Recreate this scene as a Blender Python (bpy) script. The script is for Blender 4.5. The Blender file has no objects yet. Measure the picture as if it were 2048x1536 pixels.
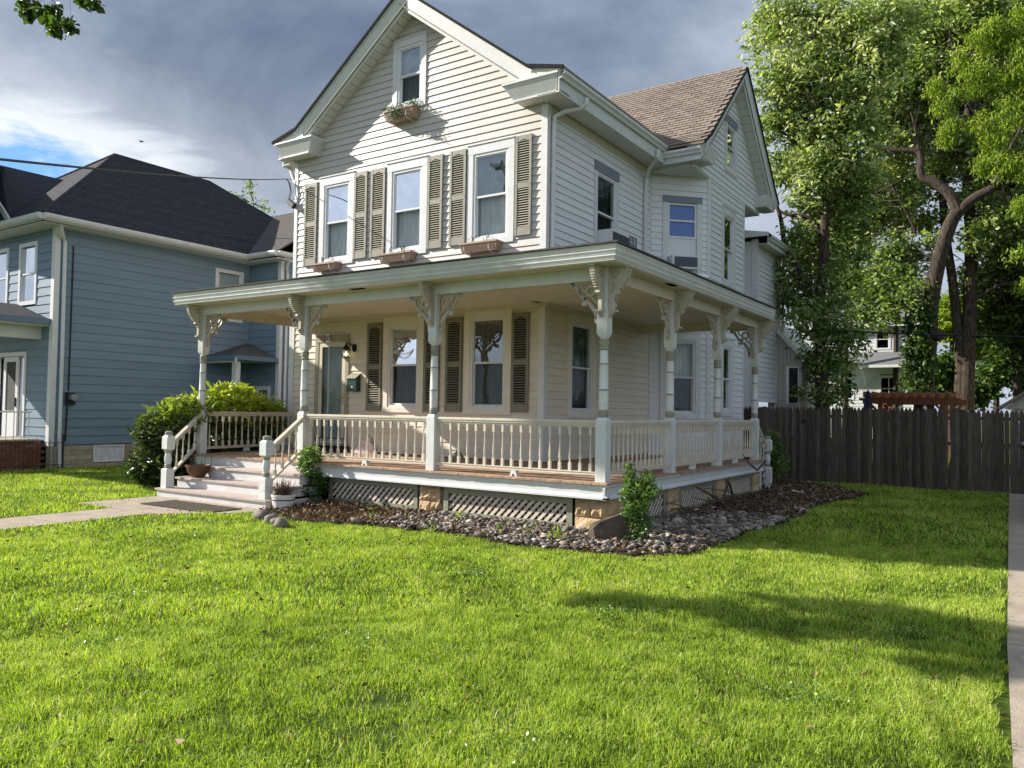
import bpy, math, random
import numpy as np
from mathutils import Matrix, Vector
S = bpy.context.scene
COL = S.collection
R = math.radians
rnd = random.Random(7)
rng = np.random.default_rng(7)

# ------------------------------------------------------------------ camera
CAM = Vector((4.638, -9.115, 1.65)); YAW, PIT, ROL, FPX = .587, .034, .016, 1571.48
fw = Vector((-math.sin(YAW)*math.cos(PIT), math.cos(YAW)*math.cos(PIT), math.sin(PIT)))
r0 = Vector((math.cos(YAW), math.sin(YAW), 0)); u0 = r0.cross(fw)
rt = r0*math.cos(ROL)+u0*math.sin(ROL); upv = -r0*math.sin(ROL)+u0*math.cos(ROL)
cd = bpy.data.cameras.new('camera'); cam = bpy.data.objects.new('camera', cd); COL.objects.link(cam)
cam.matrix_world = Matrix(((rt.x, upv.x, -fw.x, CAM.x), (rt.y, upv.y, -fw.y, CAM.y), (rt.z, upv.z, -fw.z, CAM.z), (0, 0, 0, 1)))
cd.sensor_width = 36; cd.lens = FPX/2048*36; cd.clip_end = 2000; cd.clip_start = .05
S.camera = cam
def at(px, py, ax, val):                       # survey helper: where the sight line of a photo point meets a plane
    d = fw+rt*((px-1024)/FPX)+upv*((768-py)/FPX); i = 'xyz'.index(ax); t = (val-CAM[i])/d[i]
    return CAM+d*t
def proj(P):                                   # numpy: world points -> photo pixels and depth
    d = P-np.array(CAM); z = d@np.array(fw)
    return 1024+FPX*(d@np.array(rt))/np.maximum(z, .01), 768-FPX*(d@np.array(upv))/np.maximum(z, .01), z

# ------------------------------------------------------------------ sun, sky, exposure
SUN = Vector((2.7, 1, -1.6)).normalized()      # direction the light travels
elev = math.asin(-SUN.z); az = math.atan2(-SUN.x, -SUN.y)
sd = bpy.data.lights.new('sun', 'SUN'); sd.energy = 4.9; sd.angle = R(.5); sd.color = (1, .94, .85)
so = bpy.data.objects.new('sun', sd); COL.objects.link(so); so.rotation_euler = SUN.to_track_quat('-Z', 'Y').to_euler()
W = bpy.data.worlds.new('World'); S.world = W; W.use_nodes = True
nt = W.node_tree; nt.nodes.clear()
def wn(t, **k):
    n = nt.nodes.new(t)
    for a, b in k.items(): setattr(n, a, b)
    return n
def wl(a, b): nt.links.new(a, b)
out = wn('ShaderNodeOutputWorld'); bg = wn('ShaderNodeBackground'); bg.inputs[1].default_value = .10
sky = wn('ShaderNodeTexSky', sky_type='NISHITA', sun_disc=False, sun_elevation=elev, sun_rotation=az, air_density=1.2, dust_density=.6, ozone_density=2.5)
tc = wn('ShaderNodeTexCoord'); sep = wn('ShaderNodeSeparateXYZ'); wl(tc.outputs['Generated'], sep.inputs[0])
def wmath(op, a, b=None, c=None):
    n = wn('ShaderNodeMath', operation=op)
    for i, v in enumerate((a, b, c)):
        if v is None: continue
        if isinstance(v, (int, float)): n.inputs[i].default_value = v
        else: wl(v, n.inputs[i])
    return n.outputs[0]
zz = wmath('ADD', wmath('MAXIMUM', sep.outputs[2], 0.0), .22)
cx = wmath('DIVIDE', sep.outputs[0], zz); cy = wmath('DIVIDE', sep.outputs[1], zz)
cmb = wn('ShaderNodeCombineXYZ'); wl(cx, cmb.inputs[0]); wl(cy, cmb.inputs[1])
def wnoise(scale, detail, rough, off, dist=0):
    mp = wn('ShaderNodeMapping'); mp.inputs['Location'].default_value = off; wl(cmb.outputs[0], mp.inputs[0])
    n = wn('ShaderNodeTexNoise'); n.inputs['Scale'].default_value = scale; n.inputs['Detail'].default_value = detail
    n.inputs['Roughness'].default_value = rough; n.inputs['Distortion'].default_value = dist
    wl(mp.outputs[0], n.inputs['Vector']); return n.outputs['Fac']
def wramp(f, stops):
    n = wn('ShaderNodeValToRGB'); cr = n.color_ramp
    while len(cr.elements) > 1: cr.elements.remove(cr.elements[-1])
    cr.elements[0].position = stops[0][0]; cr.elements[0].color = (*stops[0][1], 1)
    for p, c in stops[1:]:
        e = cr.elements.new(p); e.color = (*c, 1)
    wl(f, n.inputs[0]); return n.outputs[0]
def wmix(f, a, b):
    n = wn('ShaderNodeMix', data_type='RGBA')
    if isinstance(f, (int, float)): n.inputs['Factor'].default_value = f
    else: wl(f, n.inputs['Factor'])
    for k, v in ((6, a), (7, b)):
        if isinstance(v, tuple): n.inputs[k].default_value = (*v, 1)
        else: wl(v, n.inputs[k])
    return n.outputs[2]
K = 4.9                                       # background strength is .10, so cloud radiance is given times ten
body = wramp(wnoise(1.3, 10, .60, (3.1, 1.7, 0), .4), [(.32, (.165*K, .22*K, .325*K)), (.42, (.235*K, .30*K, .415*K)), (.51, (.34*K, .41*K, .53*K)), (.60, (.48*K, .55*K, .67*K)), (.70, (.78*K, .82*K, .90*K))])
# the open, bright part of the sky low towards the neighbour's roof
gd = at(20, 322, 'x', -60)-CAM; gd.normalize()
def wdot(v):
    n = wn('ShaderNodeVectorMath', operation='DOT_PRODUCT'); n.inputs[1].default_value = v; wl(tc.outputs['Generated'], n.inputs[0]); return n.outputs['Value']
gu = wmath('SUBTRACT', wdot(rt), gd.dot(rt)); gv = wmath('MULTIPLY', wmath('SUBTRACT', sep.outputs[2], gd.z), 2.3)
q0 = wmath('SQRT', wmath('ADD', wmath('MULTIPLY', gu, gu), wmath('MULTIPLY', gv, gv)))
q0 = wmath('ADD', q0, wmath('MULTIPLY', wmath('LESS_THAN', wdot(fw), 0.0), 3.0))
n1 = wnoise(4.0, 8, .62, (0, 5, 0), .8)
edge = wmath('SUBTRACT', 1.0, wmath('ADD', q0, wmath('MULTIPLY', wmath('SUBTRACT', n1, .5), .24)))
hz = wramp(sep.outputs[2], [(0, (1, 1, 1)), (.20, (.8, .8, .8)), (.30, (.5, .5, .5)), (.42, (0, 0, 0))])
light = wmath('MULTIPLY', hz, .45)
c1 = wmix(light, body, (.70*K, .76*K, .86*K))
rim = wramp(edge, [(0, (0, 0, 0)), (.70, (0, 0, 0)), (.82, (.22, .22, .22)), (.89, (.85, .85, .85)), (1.0, (1, 1, 1))])
c2 = wmix(rim, c1, (1.02*K, 1.08*K, 1.16*K))
hole = wramp(edge, [(0, (0, 0, 0)), (.915, (0, 0, 0)), (.965, (1, 1, 1))])
hole = wmath('MULTIPLY', hole, .9)
bl = wn('ShaderNodeMix', data_type='RGBA', blend_type='MULTIPLY'); bl.inputs['Factor'].default_value = 1; wl(sky.outputs[0], bl.inputs[6]); bl.inputs[7].default_value = (.55, .95, 1.5, 1)
blue = wmix(.7, bl.outputs[2], (.13*K, .36*K, .86*K)); c3 = wmix(hole, c2, blue)
bk = wn('ShaderNodeVectorMath', operation='DOT_PRODUCT'); bk.inputs[1].default_value = (.42, -.84, .34); wl(tc.outputs['Generated'], bk.inputs[0])
gain = wn('ShaderNodeMapRange'); gain.interpolation_type = 'SMOOTHSTEP'; gain.inputs[1].default_value = -.15; gain.inputs[2].default_value = .75; gain.inputs[3].default_value = 1; gain.inputs[4].default_value = 1.6; wl(bk.outputs['Value'], gain.inputs[0])
c4 = wn('ShaderNodeVectorMath', operation='SCALE'); wl(c3, c4.inputs[0]); wl(gain.outputs[0], c4.inputs['Scale']); c3 = c4.outputs[0]   # unseen sky behind the camera brightened to lift the shade
wl(c3, bg.inputs[0]); wl(bg.outputs[0], out.inputs[0])
S.view_settings.view_transform = 'Standard'; S.view_settings.look = 'None'; S.view_settings.exposure = 1.0; S.view_settings.gamma = 1
S.view_settings.use_curve_mapping = False
S.cycles.max_bounces = 7; S.cycles.diffuse_bounces = 3; S.cycles.glossy_bounces = 3; S.cycles.transparent_max_bounces = 12; S.cycles.transmission_bounces = 4
S.cycles.use_denoising = True; S.cycles.sample_clamp_indirect = 6

# ------------------------------------------------------------------ materials
MATS = {}
def mat(name, col, rough=.6, var=.12, scale=6, bump=0, bscale=40, stretch=(1, 1, 1), col2=None, dirt=None, spec=.35, metal=0, lo=.35, hi=.65, island=0, dscale=1.4, dlo=.52, dhi=.78):
    """principled with a noise-driven mix of two base colours, optional dirt patches and fine bump"""
    m = bpy.data.materials.new(name); m.use_nodes = True; t = m.node_tree; b = t.nodes['Principled BSDF']
    N = t.nodes.new; Lk = t.links.new
    g = N('ShaderNodeNewGeometry'); mp = N('ShaderNodeMapping'); mp.inputs['Scale'].default_value = stretch; Lk(g.outputs['Position'], mp.inputs[0])
    no = N('ShaderNodeTexNoise'); no.inputs['Scale'].default_value = scale; no.inputs['Detail'].default_value = 6; no.inputs['Roughness'].default_value = .6
    Lk(mp.outputs[0], no.inputs['Vector'])
    rp = N('ShaderNodeValToRGB'); rp.color_ramp.elements[0].position = lo; rp.color_ramp.elements[1].position = hi
    c2 = col2 if col2 else tuple(c*(1+var) for c in col); c1 = col if col2 else tuple(c*(1-var) for c in col)
    rp.color_ramp.elements[0].color = (*c1, 1); rp.color_ramp.elements[1].color = (*c2, 1); Lk(no.outputs['Fac'], rp.inputs[0]); c = rp.outputs[0]
    if dirt:
        n2 = N('ShaderNodeTexNoise'); n2.inputs['Scale'].default_value = dscale; n2.inputs['Detail'].default_value = 8; n2.inputs['Roughness'].default_value = .65; Lk(g.outputs['Position'], n2.inputs['Vector'])
        r2 = N('ShaderNodeValToRGB'); r2.color_ramp.elements[0].position = dlo; r2.color_ramp.elements[1].position = dhi; r2.color_ramp.elements[1].color = (dirt[3],)*3+(1,); Lk(n2.outputs['Fac'], r2.inputs[0])
        mx = N('ShaderNodeMix'); mx.data_type = 'RGBA'; Lk(r2.outputs[0], mx.inputs[0]); Lk(c, mx.inputs[6]); mx.inputs[7].default_value = (*dirt[:3], 1); c = mx.outputs[2]
    if island:
        oi = N('ShaderNodeObjectInfo'); hs = N('ShaderNodeHueSaturation'); ma = N('ShaderNodeMapRange'); ma.inputs[3].default_value = 1-island; ma.inputs[4].default_value = 1+island
        Lk(oi.outputs['Random'], ma.inputs[0]); Lk(ma.outputs[0], hs.inputs['Value']); Lk(c, hs.inputs['Color']); c = hs.outputs[0]
    Lk(c, b.inputs['Base Color']); b.inputs['Roughness'].default_value = rough; b.inputs['Specular IOR Level'].default_value = spec; b.inputs['Metallic'].default_value = metal
    if bump:
        n3 = N('ShaderNodeTexNoise'); n3.inputs['Scale'].default_value = bscale; n3.inputs['Detail'].default_value = 5; Lk(mp.outputs[0], n3.inputs['Vector'])
        bp = N('ShaderNodeBump'); bp.inputs['Strength'].default_value = bump; bp.inputs['Distance'].default_value = .02; Lk(n3.outputs['Fac'], bp.inputs['Height']); Lk(bp.outputs[0], b.inputs['Normal'])
    MATS[name] = m; return m
def vmat(name, ramp, rough=.6, transl=0, spec=.2, tcol=None, bump=0, noise=0, nscale=.7):
    """colour from the per-face value attribute 'v'; leaves and blades let light through"""
    m = bpy.data.materials.new(name); m.use_nodes = True; t = m.node_tree; b = t.nodes['Principled BSDF']; N = t.nodes.new; Lk = t.links.new
    a = N('ShaderNodeAttribute'); a.attribute_name = 'v'; f = a.outputs['Fac']
    if noise:
        g = N('ShaderNodeNewGeometry'); no = N('ShaderNodeTexNoise'); no.inputs['Scale'].default_value = nscale; no.inputs['Detail'].default_value = 6; no.inputs['Roughness'].default_value = .65; Lk(g.outputs['Position'], no.inputs['Vector'])
        s_ = N('ShaderNodeMath'); s_.operation = 'MULTIPLY_ADD'; Lk(no.outputs['Fac'], s_.inputs[0]); s_.inputs[1].default_value = noise; Lk(f, s_.inputs[2])
        s2 = N('ShaderNodeMath'); s2.operation = 'SUBTRACT'; Lk(s_.outputs[0], s2.inputs[0]); s2.inputs[1].default_value = noise*.5; f = s2.outputs[0]
    rp = N('ShaderNodeValToRGB'); cr = rp.color_ramp; cr.elements.remove(cr.elements[-1]); cr.elements[0].position = ramp[0][0]; cr.elements[0].color = (*ramp[0][1], 1)
    for p, c in ramp[1:]: cr.elements.new(p).color = (*c, 1)
    Lk(f, rp.inputs[0]); Lk(rp.outputs[0], b.inputs['Base Color']); b.inputs['Roughness'].default_value = rough; b.inputs['Specular IOR Level'].default_value = spec
    if transl:
        o = t.nodes['Material Output']; tr = N('ShaderNodeBsdfTranslucent'); mx = N('ShaderNodeMixShader'); mx.inputs[0].default_value = transl
        h = N('ShaderNodeMix'); h.data_type = 'RGBA'; h.blend_type = 'MULTIPLY'; h.inputs[0].default_value = 1; Lk(rp.outputs[0], h.inputs[6]); h.inputs[7].default_value = (*(tcol or (1.5, 1.5, .7)), 1)
        Lk(h.outputs[2], tr.inputs[0]); Lk(b.outputs[0], mx.inputs[1]); Lk(tr.outputs[0], mx.inputs[2]); Lk(mx.outputs[0], o.inputs[0])
    MATS[name] = m; return m
mat('siding', (.52, .488, .448), .42, .03, 3, bump=.12, bscale=60, stretch=(.25, .25, 6), dirt=(.62, .50, .36, .35), spec=.35, island=.03, dscale=.7)
mat('siding_low', (.70, .63, .52), .45, .05, 3, bump=.12, bscale=60, stretch=(.25, .25, 6), dirt=(.50, .42, .29, .5), spec=.3, island=.04, dscale=.7, dlo=.45)
mat('casing_cream', (.72, .67, .56), .42, .04, 8, dirt=(.45, .40, .3, .3), dscale=3)
mat('door_tan', (.33, .29, .20), .5, .05, 8)
mat('siding_side_lifted', (.72, .72, .73), .45, .03, 3, bump=.12, bscale=60, stretch=(.25, .25, 6), dirt=(.56, .47, .34, .35), spec=.35, island=.03, dscale=.7)  # same siding as the front, coloured paler to brighten the shaded side walls
mat('trim', (.64, .64, .625), .45, .04, 8, bump=.05, dirt=(.42, .40, .34, .35), dscale=2.5)
mat('fascia', (.60, .61, .585), .4, .04, 8, bump=.04, dirt=(.38, .38, .30, .4), dscale=2.5)
mat('vinyl', (.66, .665, .665), .35, .03, 8)
mat('soffit', (.66, .66, .62), .5, .03, 8)
mat('casing', (.62, .62, .615), .4, .04, 8, dirt=(.45, .42, .37, .3), dscale=3)
mat('head_gray', (.19, .21, .25), .5, .05, 8)
mat('sage', (.25, .235, .185), .5, .08, 8, bump=.05, dirt=(.15, .14, .10, .3), dscale=3)
mat('sage_dark', (.21, .20, .15), .5, .08, 8)
mat('sage_ring', (.27, .26, .20), .5, .08, 8)
mat('post_white', (.60, .61, .59), .5, .04, 10, bump=.15, bscale=30, stretch=(1, 1, .3), dirt=(.40, .37, .30, .45), dscale=3.5, dlo=.56)
mat('cream', (.60, .54, .44), .5, .06, 9, bump=.06, dirt=(.36, .29, .2, .4), dscale=4)
mat('bracket', (.44, .40, .32), .5, .06, 9, dirt=(.33, .30, .23, .4), dscale=4)
mat('ceiling', (.72, .67, .56), .55, .03, 5)
mat('deck', (.33, .20, .125), .7, .25, 5, bump=.35, bscale=14, stretch=(7, .5, 5), col2=(.42, .29, .20), island=.18, dirt=(.2, .15, .11, .5), dscale=2)
mat('deck_x', (.30, .185, .12), .7, .25, 5, bump=.35, bscale=14, stretch=(.5, 7, 5), col2=(.40, .28, .20), island=.18, dirt=(.2, .15, .11, .5), dscale=2)
mat('tread', (.40, .31, .27), .65, .25, 5, bump=.3, bscale=14, stretch=(.5, 7, 5), col2=(.50, .42, .38), dirt=(.62, .58, .54, .6), dscale=3, island=.08)
mat('riser', (.56, .55, .53), .6, .06, 5, bump=.1, dirt=(.42, .37, .31, .6), dscale=3, dlo=.48)
mat('skirt', (.58, .59, .58), .5, .04, 5, bump=.06, dirt=(.42, .36, .28, .5), dscale=1.6, stretch=(1, 1, 3))
mat('sandstone', (.38, .27, .15), .9, .25, 9, bump=.9, bscale=26, col2=(.52, .39, .24), island=.12, dirt=(.24, .15, .08, .6), dscale=5, spec=.1)
mat('mortar', (.33, .27, .2), .95, .1, 20, bump=.5, spec=.1)
mat('lattice', (.60, .53, .43), .6, .08, 9, dirt=(.25, .22, .17, .5), dscale=4)
mat('lattice_frame', (.25, .25, .18), .55, .08, 9)
mat('lattice_back_shaded', (.27, .21, .16), .65, .1, 9)  # darker copy of the lattice colour, shade of the rear strips painted in
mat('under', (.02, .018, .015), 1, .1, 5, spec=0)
mat('shingle', (.205, .165, .135), .95, .18, 30, bump=.5, bscale=120, col2=(.285, .24, .20), island=.16, spec=.1)
mat('shingle_edge', (.022, .022, .024), .9, .1, 20, spec=.1)
mat('roof_gray', (.10, .09, .085), .95, .2, 12, bump=.5, bscale=80, spec=.1)
mat('black', (.012, .012, .013), .35, .1, 10)
mat('iron', (.016, .017, .018), .5, .1, 10)
mat('mailbox', (.02, .05, .045), .3, .1, 10, spec=.5)
mat('plaque', (.86, .85, .80), .4, .03, 10)
mat('louver_lit', (.40, .375, .30), .5, .06, 8)  # shutter louvres paler than their frames, sunlight put into the colour
mat('planter', (.34, .235, .16), .6, .06, 10)
mat('planter_dark', (.22, .145, .10), .7, .06, 10)
mat('terracotta', (.12, .055, .032), .6, .1, 10)
mat('pot_white', (.62, .61, .58), .5, .05, 10, dirt=(.3, .25, .2, .5), dscale=6)
mat('rubber_mat', (.085, .07, .055), .95, .25, 25, bump=.8, bscale=90, spec=.1)
mat('dead_twig', (.10, .065, .045), .9, .3, 30, spec=.1)
mat('bark', (.035, .028, .022), .95, .35, 7, bump=1.0, bscale=12, stretch=(3, 3, .6), col2=(.095, .075, .058), lo=.4, hi=.62, spec=.1)
mat('bark_dark', (.06, .05, .04), .95, .3, 9, bump=.8, bscale=14, stretch=(3, 3, .7), spec=.1)
mat('fence_wood', (.058, .047, .037), .9, .3, 6, bump=.5, bscale=14, stretch=(6, 6, .5), col2=(.115, .095, .075), island=.4, spec=.12)
mat('concrete', (.36, .30, .235), .9, .12, 5, bump=.3, bscale=60, dirt=(.20, .17, .13, .6), dscale=3, spec=.15)
mat('blue_siding', (.16, .228, .285), .5, .08, 1.6, dirt=(.20, .26, .30, .5), dscale=.9, bump=.1, bscale=50, stretch=(.3, .3, 5), island=.05)
mat('blue_gutter', (.12, .18, .24), .4, .05, 8)
mat('slate_roof', (.036, .036, .043), .9, .3, 4, bump=.6, bscale=50, stretch=(.6, .6, 14), col2=(.07, .068, .074), spec=.15)
mat('slate_course', (.036, .038, .045), .9, .35, 7, bump=.5, bscale=60, stretch=(1, 1, 1), col2=(.062, .062, .070), island=.16, spec=.15)
mat('found_brick', (.36, .30, .22), .9, .2, 12, bump=.6, bscale=40, stretch=(1, 1, 4), col2=(.50, .44, .35), island=.14, spec=.1)
mat('red_brick', (.16, .07, .045), .9, .2, 12, bump=.5, bscale=40, col2=(.22, .10, .07), island=.25, spec=.1)
mat('shed_board', (.40, .37, .32), .6, .05, 6)
mat('bg_siding', (.60, .61, .61), .5, .03, 6)
mat('bg_roof', (.16, .16, .165), .9, .15, 8, stretch=(1, 1, 6), spec=.1)
mat('pergola', (.23, .085, .04), .6, .15, 8, island=.15)
mat('navy', (.012, .016, .04), .8, .1, 10)
mat('slab_rock', (.055, .042, .033), .85, .25, 7, bump=.7, bscale=22, col2=(.10, .08, .065), spec=.1)
mat('round_rock', (.15, .125, .105), .8, .2, 9, bump=.4, bscale=22, col2=(.24, .21, .18), island=.2)
mat('pvc', (.78, .78, .76), .35, .03, 8)
mat('silver', (.55, .56, .58), .25, .02, 8, metal=.8)
mat('brass', (.55, .42, .22), .3, .05, 8, metal=.7)
mat('fabric_pink', (.72, .62, .58), .9, .1, 14, col2=(.62, .25, .25), lo=.52, hi=.6)
mat('ground_soil', (.04, .06, .012), .95, .3, 3, bump=.6, bscale=25, col2=(.085, .13, .02), spec=.05, dirt=(.09, .07, .04, .6), dscale=2.5, dlo=.58)
mat('bed_soil', (.05, .036, .025), .95, .3, 8, bump=.8, bscale=30, spec=.05)
mat('asphalt', (.05, .05, .05), .9, .2, 30, bump=.3, bscale=90)
mat('car_paint', (.42, .43, .45), .25, .02, 8, metal=.5, spec=.6)
mat('curtain_backing', (.62, .63, .66), .9, .25, 3.5, stretch=(3, 3, .8), bump=.3, bscale=6, col2=(.80, .80, .84))
mat('green_reflection', (.10, .16, .13), .9, .35, 5, stretch=(1.5, 1.5, 1))  # dark green tree reflection painted on a sheet behind the glass
mat('screen', (.50, .505, .52), .75, .15, 4, stretch=(2, 2, .7), col2=(.68, .68, .69), spec=.3)
mat('screen_dark', (.045, .047, .045), .7, .2, 4, stretch=(2, 2, .7), col2=(.07, .07, .068), spec=.3)
mat('room', (.022, .025, .026), .9, .5, 2, col2=(.05, .055, .05), spec=.05)
mat('storm_inner', (.22, .26, .25), .8, .5, 3, stretch=(1, 1, .6), col2=(.38, .41, .39))  # paler, to stand in for light reflected in the storm glass
mat('blind_blue', (.10, .20, .62), .45, .05, 5, spec=.4)
mat('dark_inner', (.006, .006, .007), .9, .1, 5, spec=.05)
vmat('grass', [(0, (.055, .075, .016)), (.25, (.17, .255, .028)), (.55, (.345, .46, .058)), (.9, (.53, .59, .16)), (1, (.58, .50, .26))], .5, .40, .25, (1.4, 1.5, .5), noise=.7, nscale=.9)
vmat('leaf_tree', [(0, (.03, .055, .015)), (.3, (.10, .155, .04)), (.6, (.28, .36, .11)), (1, (.80, .78, .52))], .42, .34, .4, (1.5, 1.6, .6), noise=.4)  # pale end of the ramp stands for sunlit leaf highlights
vmat('leaf_deep', [(0, (.022, .045, .012)), (.6, (.06, .11, .022)), (1, (.15, .22, .045))], .42, .34, .35, (1.5, 1.6, .6), noise=.4)
vmat('leaf_lime', [(0, (.11, .18, .02)), (.5, (.22, .31, .035)), (1, (.36, .44, .08))], .5, .45, .25, (1.5, 1.5, .5), noise=.4)
vmat('leaf_shrub', [(0, (.035, .075, .02)), (.45, (.09, .17, .035)), (.85, (.22, .33, .06)), (1, (.45, .52, .2))], .35, .28, .5, (1.5, 1.6, .6))
vmat('leaf_rhodo', [(0, (.035, .055, .018)), (.32, (.10, .14, .045)), (.52, (.24, .32, .04)), (1, (.50, .54, .07))], .35, .3, .5, (1.4, 1.5, .5))
vmat('leaf_litter', [(0, (.045, .028, .018)), (.4, (.12, .072, .038)), (.75, (.24, .165, .095)), (1, (.46, .37, .25))], .8, .1)
vmat('pebble', [(0, (.055, .045, .038)), (.4, (.16, .135, .112)), (.75, (.29, .245, .205)), (1, (.56, .48, .40))], .75, 0, .25)
vmat('flower', [(0, (.05, .12, .07)), (.75, (.10, .19, .11)), (.82, (.55, .42, .40)), (1, (.70, .62, .58))], .6, .2)
# glass: clear pane over the room behind, mirror-like at a glance
def glassmat(name, tint, refl, fb=.2):
    m = bpy.data.materials.new(name); m.use_nodes = True; t = m.node_tree; t.nodes.clear(); N = t.nodes.new; Lk = t.links.new
    o = N('ShaderNodeOutputMaterial'); tr = N('ShaderNodeBsdfTransparent'); tr.inputs[0].default_value = (*tint, 1)
    g = N('ShaderNodeBsdfGlossy'); g.inputs['Roughness'].default_value = .015; g.inputs[0].default_value = (.95, .97, 1, 1)
    nn = N('ShaderNodeTexNoise'); nn.inputs['Scale'].default_value = 2.2; nn.inputs['Detail'].default_value = 1; ge = N('ShaderNodeNewGeometry'); Lk(ge.outputs['Position'], nn.inputs['Vector'])
    bp = N('ShaderNodeBump'); bp.inputs['Strength'].default_value = .12; bp.inputs['Distance'].default_value = .05; Lk(nn.outputs['Fac'], bp.inputs['Height']); Lk(bp.outputs[0], g.inputs['Normal'])
    lw = N('ShaderNodeLayerWeight'); lw.inputs[0].default_value = fb; ma = N('ShaderNodeMapRange'); ma.inputs[3].default_value = refl; ma.inputs[4].default_value = 1; Lk(lw.outputs['Fresnel'], ma.inputs[0])
    mx = N('ShaderNodeMixShader'); Lk(ma.outputs[0], mx.inputs[0]); Lk(tr.outputs[0], mx.inputs[1]); Lk(g.outputs[0], mx.inputs[2]); Lk(mx.outputs[0], o.inputs[0]); MATS[name] = m
glassmat('glass', (.85, .9, .88), .14); glassmat('glass_bright', (.9, .92, .95), .42, .36); glassmat('glass_dim', (.9, .93, .92), .02, .05)
m = bpy.data.materials.new('lamp_bulb'); m.use_nodes = True; b_ = m.node_tree.nodes['Principled BSDF']; b_.inputs['Emission Color'].default_value = (1, .72, .35, 1); b_.inputs['Emission Strength'].default_value = 3; MATS['lamp_bulb'] = m

# ------------------------------------------------------------------ object helpers
ROOTS = {}
def tag(o, label=None, cat=None, group=None, kind=None):
    if label: o['label'] = label
    if cat: o['category'] = cat
    if group: o['group'] = group
    if kind: o['kind'] = kind
    return o
def thing(name, loc, label, cat, group=None):
    o = bpy.data.objects.new(name, None); o.location = loc; o.empty_display_size = .2; COL.objects.link(o); ROOTS[o.name] = Vector(loc)
    return tag(o, label, cat, group)
def origin(o):
    while o.parent: o = o.parent
    return ROOTS.get(o.name, Vector((0, 0, 0)))
def off(parent): return origin(parent) if parent else Vector((0, 0, 0))
def link(name, me, parent=None, loc=None, rot=None, scale=None):
    """loc is the world position of a shared local mesh; children of children sit at identity under their part"""
    o = bpy.data.objects.new(name, me); COL.objects.link(o)
    if parent:
        o.parent = parent
        if loc is not None: o.location = Vector(loc)-worldpos(parent)
    elif loc is not None: o.location = loc
    if rot is not None: o.rotation_euler = rot
    if scale is not None: o.scale = scale
    return o
def worldpos(o):
    p = Vector((0, 0, 0))
    while o: p = p+Vector(o.location); o = o.parent
    return p
class MB:
    def __init__(s): s.v = []; s.f = []
    def add(s, vs, fs):
        n = len(s.v); s.v += [tuple(x) for x in vs]; s.f += [tuple(i+n for i in f) for f in fs]; return s
    def box(s, x0, x1, y0, y1, z0, z1):
        return s.add([(x0, y0, z0), (x1, y0, z0), (x1, y1, z0), (x0, y1, z0), (x0, y0, z1), (x1, y0, z1), (x1, y1, z1), (x0, y1, z1)],
                     [(0, 3, 2, 1), (4, 5, 6, 7), (0, 1, 5, 4), (1, 2, 6, 5), (2, 3, 7, 6), (3, 0, 4, 7)])
    def hexa(s, p): return s.add(p, [(0, 3, 2, 1), (4, 5, 6, 7), (0, 1, 5, 4), (1, 2, 6, 5), (2, 3, 7, 6), (3, 0, 4, 7)])
    def prism(s, A, B):
        n = len(A); return s.add(list(A)+list(B), [tuple(range(n))[::-1], tuple(range(n, 2*n))]+[(i, (i+1) % n, n+(i+1) % n, n+i) for i in range(n)])
    def bar(s, a, b, w, h=None, up=Vector((0, 0, 1))):
        a = Vector(a); b = Vector(b); d = (b-a).normalized(); h = h or w
        if abs(d.dot(up)) > .98: up = Vector((0, 1, 0))
        x = d.cross(up).normalized(); y = x.cross(d)
        q = [x*(w/2*i)+y*(h/2*j) for i, j in ((-1, -1), (1, -1), (1, 1), (-1, 1))]
        return s.prism([a+k for k in q], [b+k for k in q])
    def tube(s, pts, rad, n=8, cap=True):
        pts = [Vector(p) for p in pts]; rings = []; ref = Vector((.31, .17, .93))
        for i, p in enumerate(pts):
            d = (pts[min(i+1, len(pts)-1)]-pts[max(i-1, 0)]).normalized()
            if abs(d.dot(ref)) > .95: ref = Vector((.9, .3, .1))
            x = d.cross(ref).normalized(); y = d.cross(x); r = rad[i] if isinstance(rad, (list, tuple)) else rad
            rings.append([p+x*(r*math.cos(6.2832*k/n))+y*(r*math.sin(6.2832*k/n)) for k in range(n)])
        vs = [q for r in rings for q in r]; fs = [(i*n+k, i*n+(k+1) % n, (i+1)*n+(k+1) % n, (i+1)*n+k) for i in range(len(pts)-1) for k in range(n)]
        if cap: fs += [tuple(range(n))[::-1], tuple((len(pts)-1)*n+k for k in range(n))]
        return s.add(vs, fs)
    def lathe(s, c, prof, n=12, sq=False):
        c = Vector(c); vs = []; ph = math.pi/4 if sq else 0
        for r, z in prof: vs += [(c.x+r*math.cos(ph+6.28319*k/n), c.y+r*math.sin(ph+6.28319*k/n), c.z+z) for k in range(n)]
        fs = [(i*n+k, i*n+(k+1) % n, (i+1)*n+(k+1) % n, (i+1)*n+k) for i in range(len(prof)-1) for k in range(n)]
        fs += [tuple(range(n))[::-1], tuple((len(prof)-1)*n+k for k in range(n))]
        return s.add(vs, fs)
    def weld(s):
        mp = {}; nv = []; ix = []
        for v in s.v:
            k = (round(v[0], 4), round(v[1], 4), round(v[2], 4))
            if k not in mp: mp[k] = len(nv); nv.append(v)
            ix.append(mp[k])
        s.v = nv; s.f = [tuple(dict.fromkeys(ix[i] for i in f)) for f in s.f]; s.f = [f for f in s.f if len(f) > 2]; return s
    def mesh(s, name, m, smooth=False, sub=Vector((0, 0, 0))):
        me = bpy.data.meshes.new(name); me.from_pydata([(x-sub.x, y-sub.y, z-sub.z) for x, y, z in s.v], [], s.f)
        me.materials.append(MATS[m]); 
        if smooth:
            me.polygons.foreach_set('use_smooth', [True]*len(me.polygons)); me.set_sharp_from_angle(angle=R(35))
        return me
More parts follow.
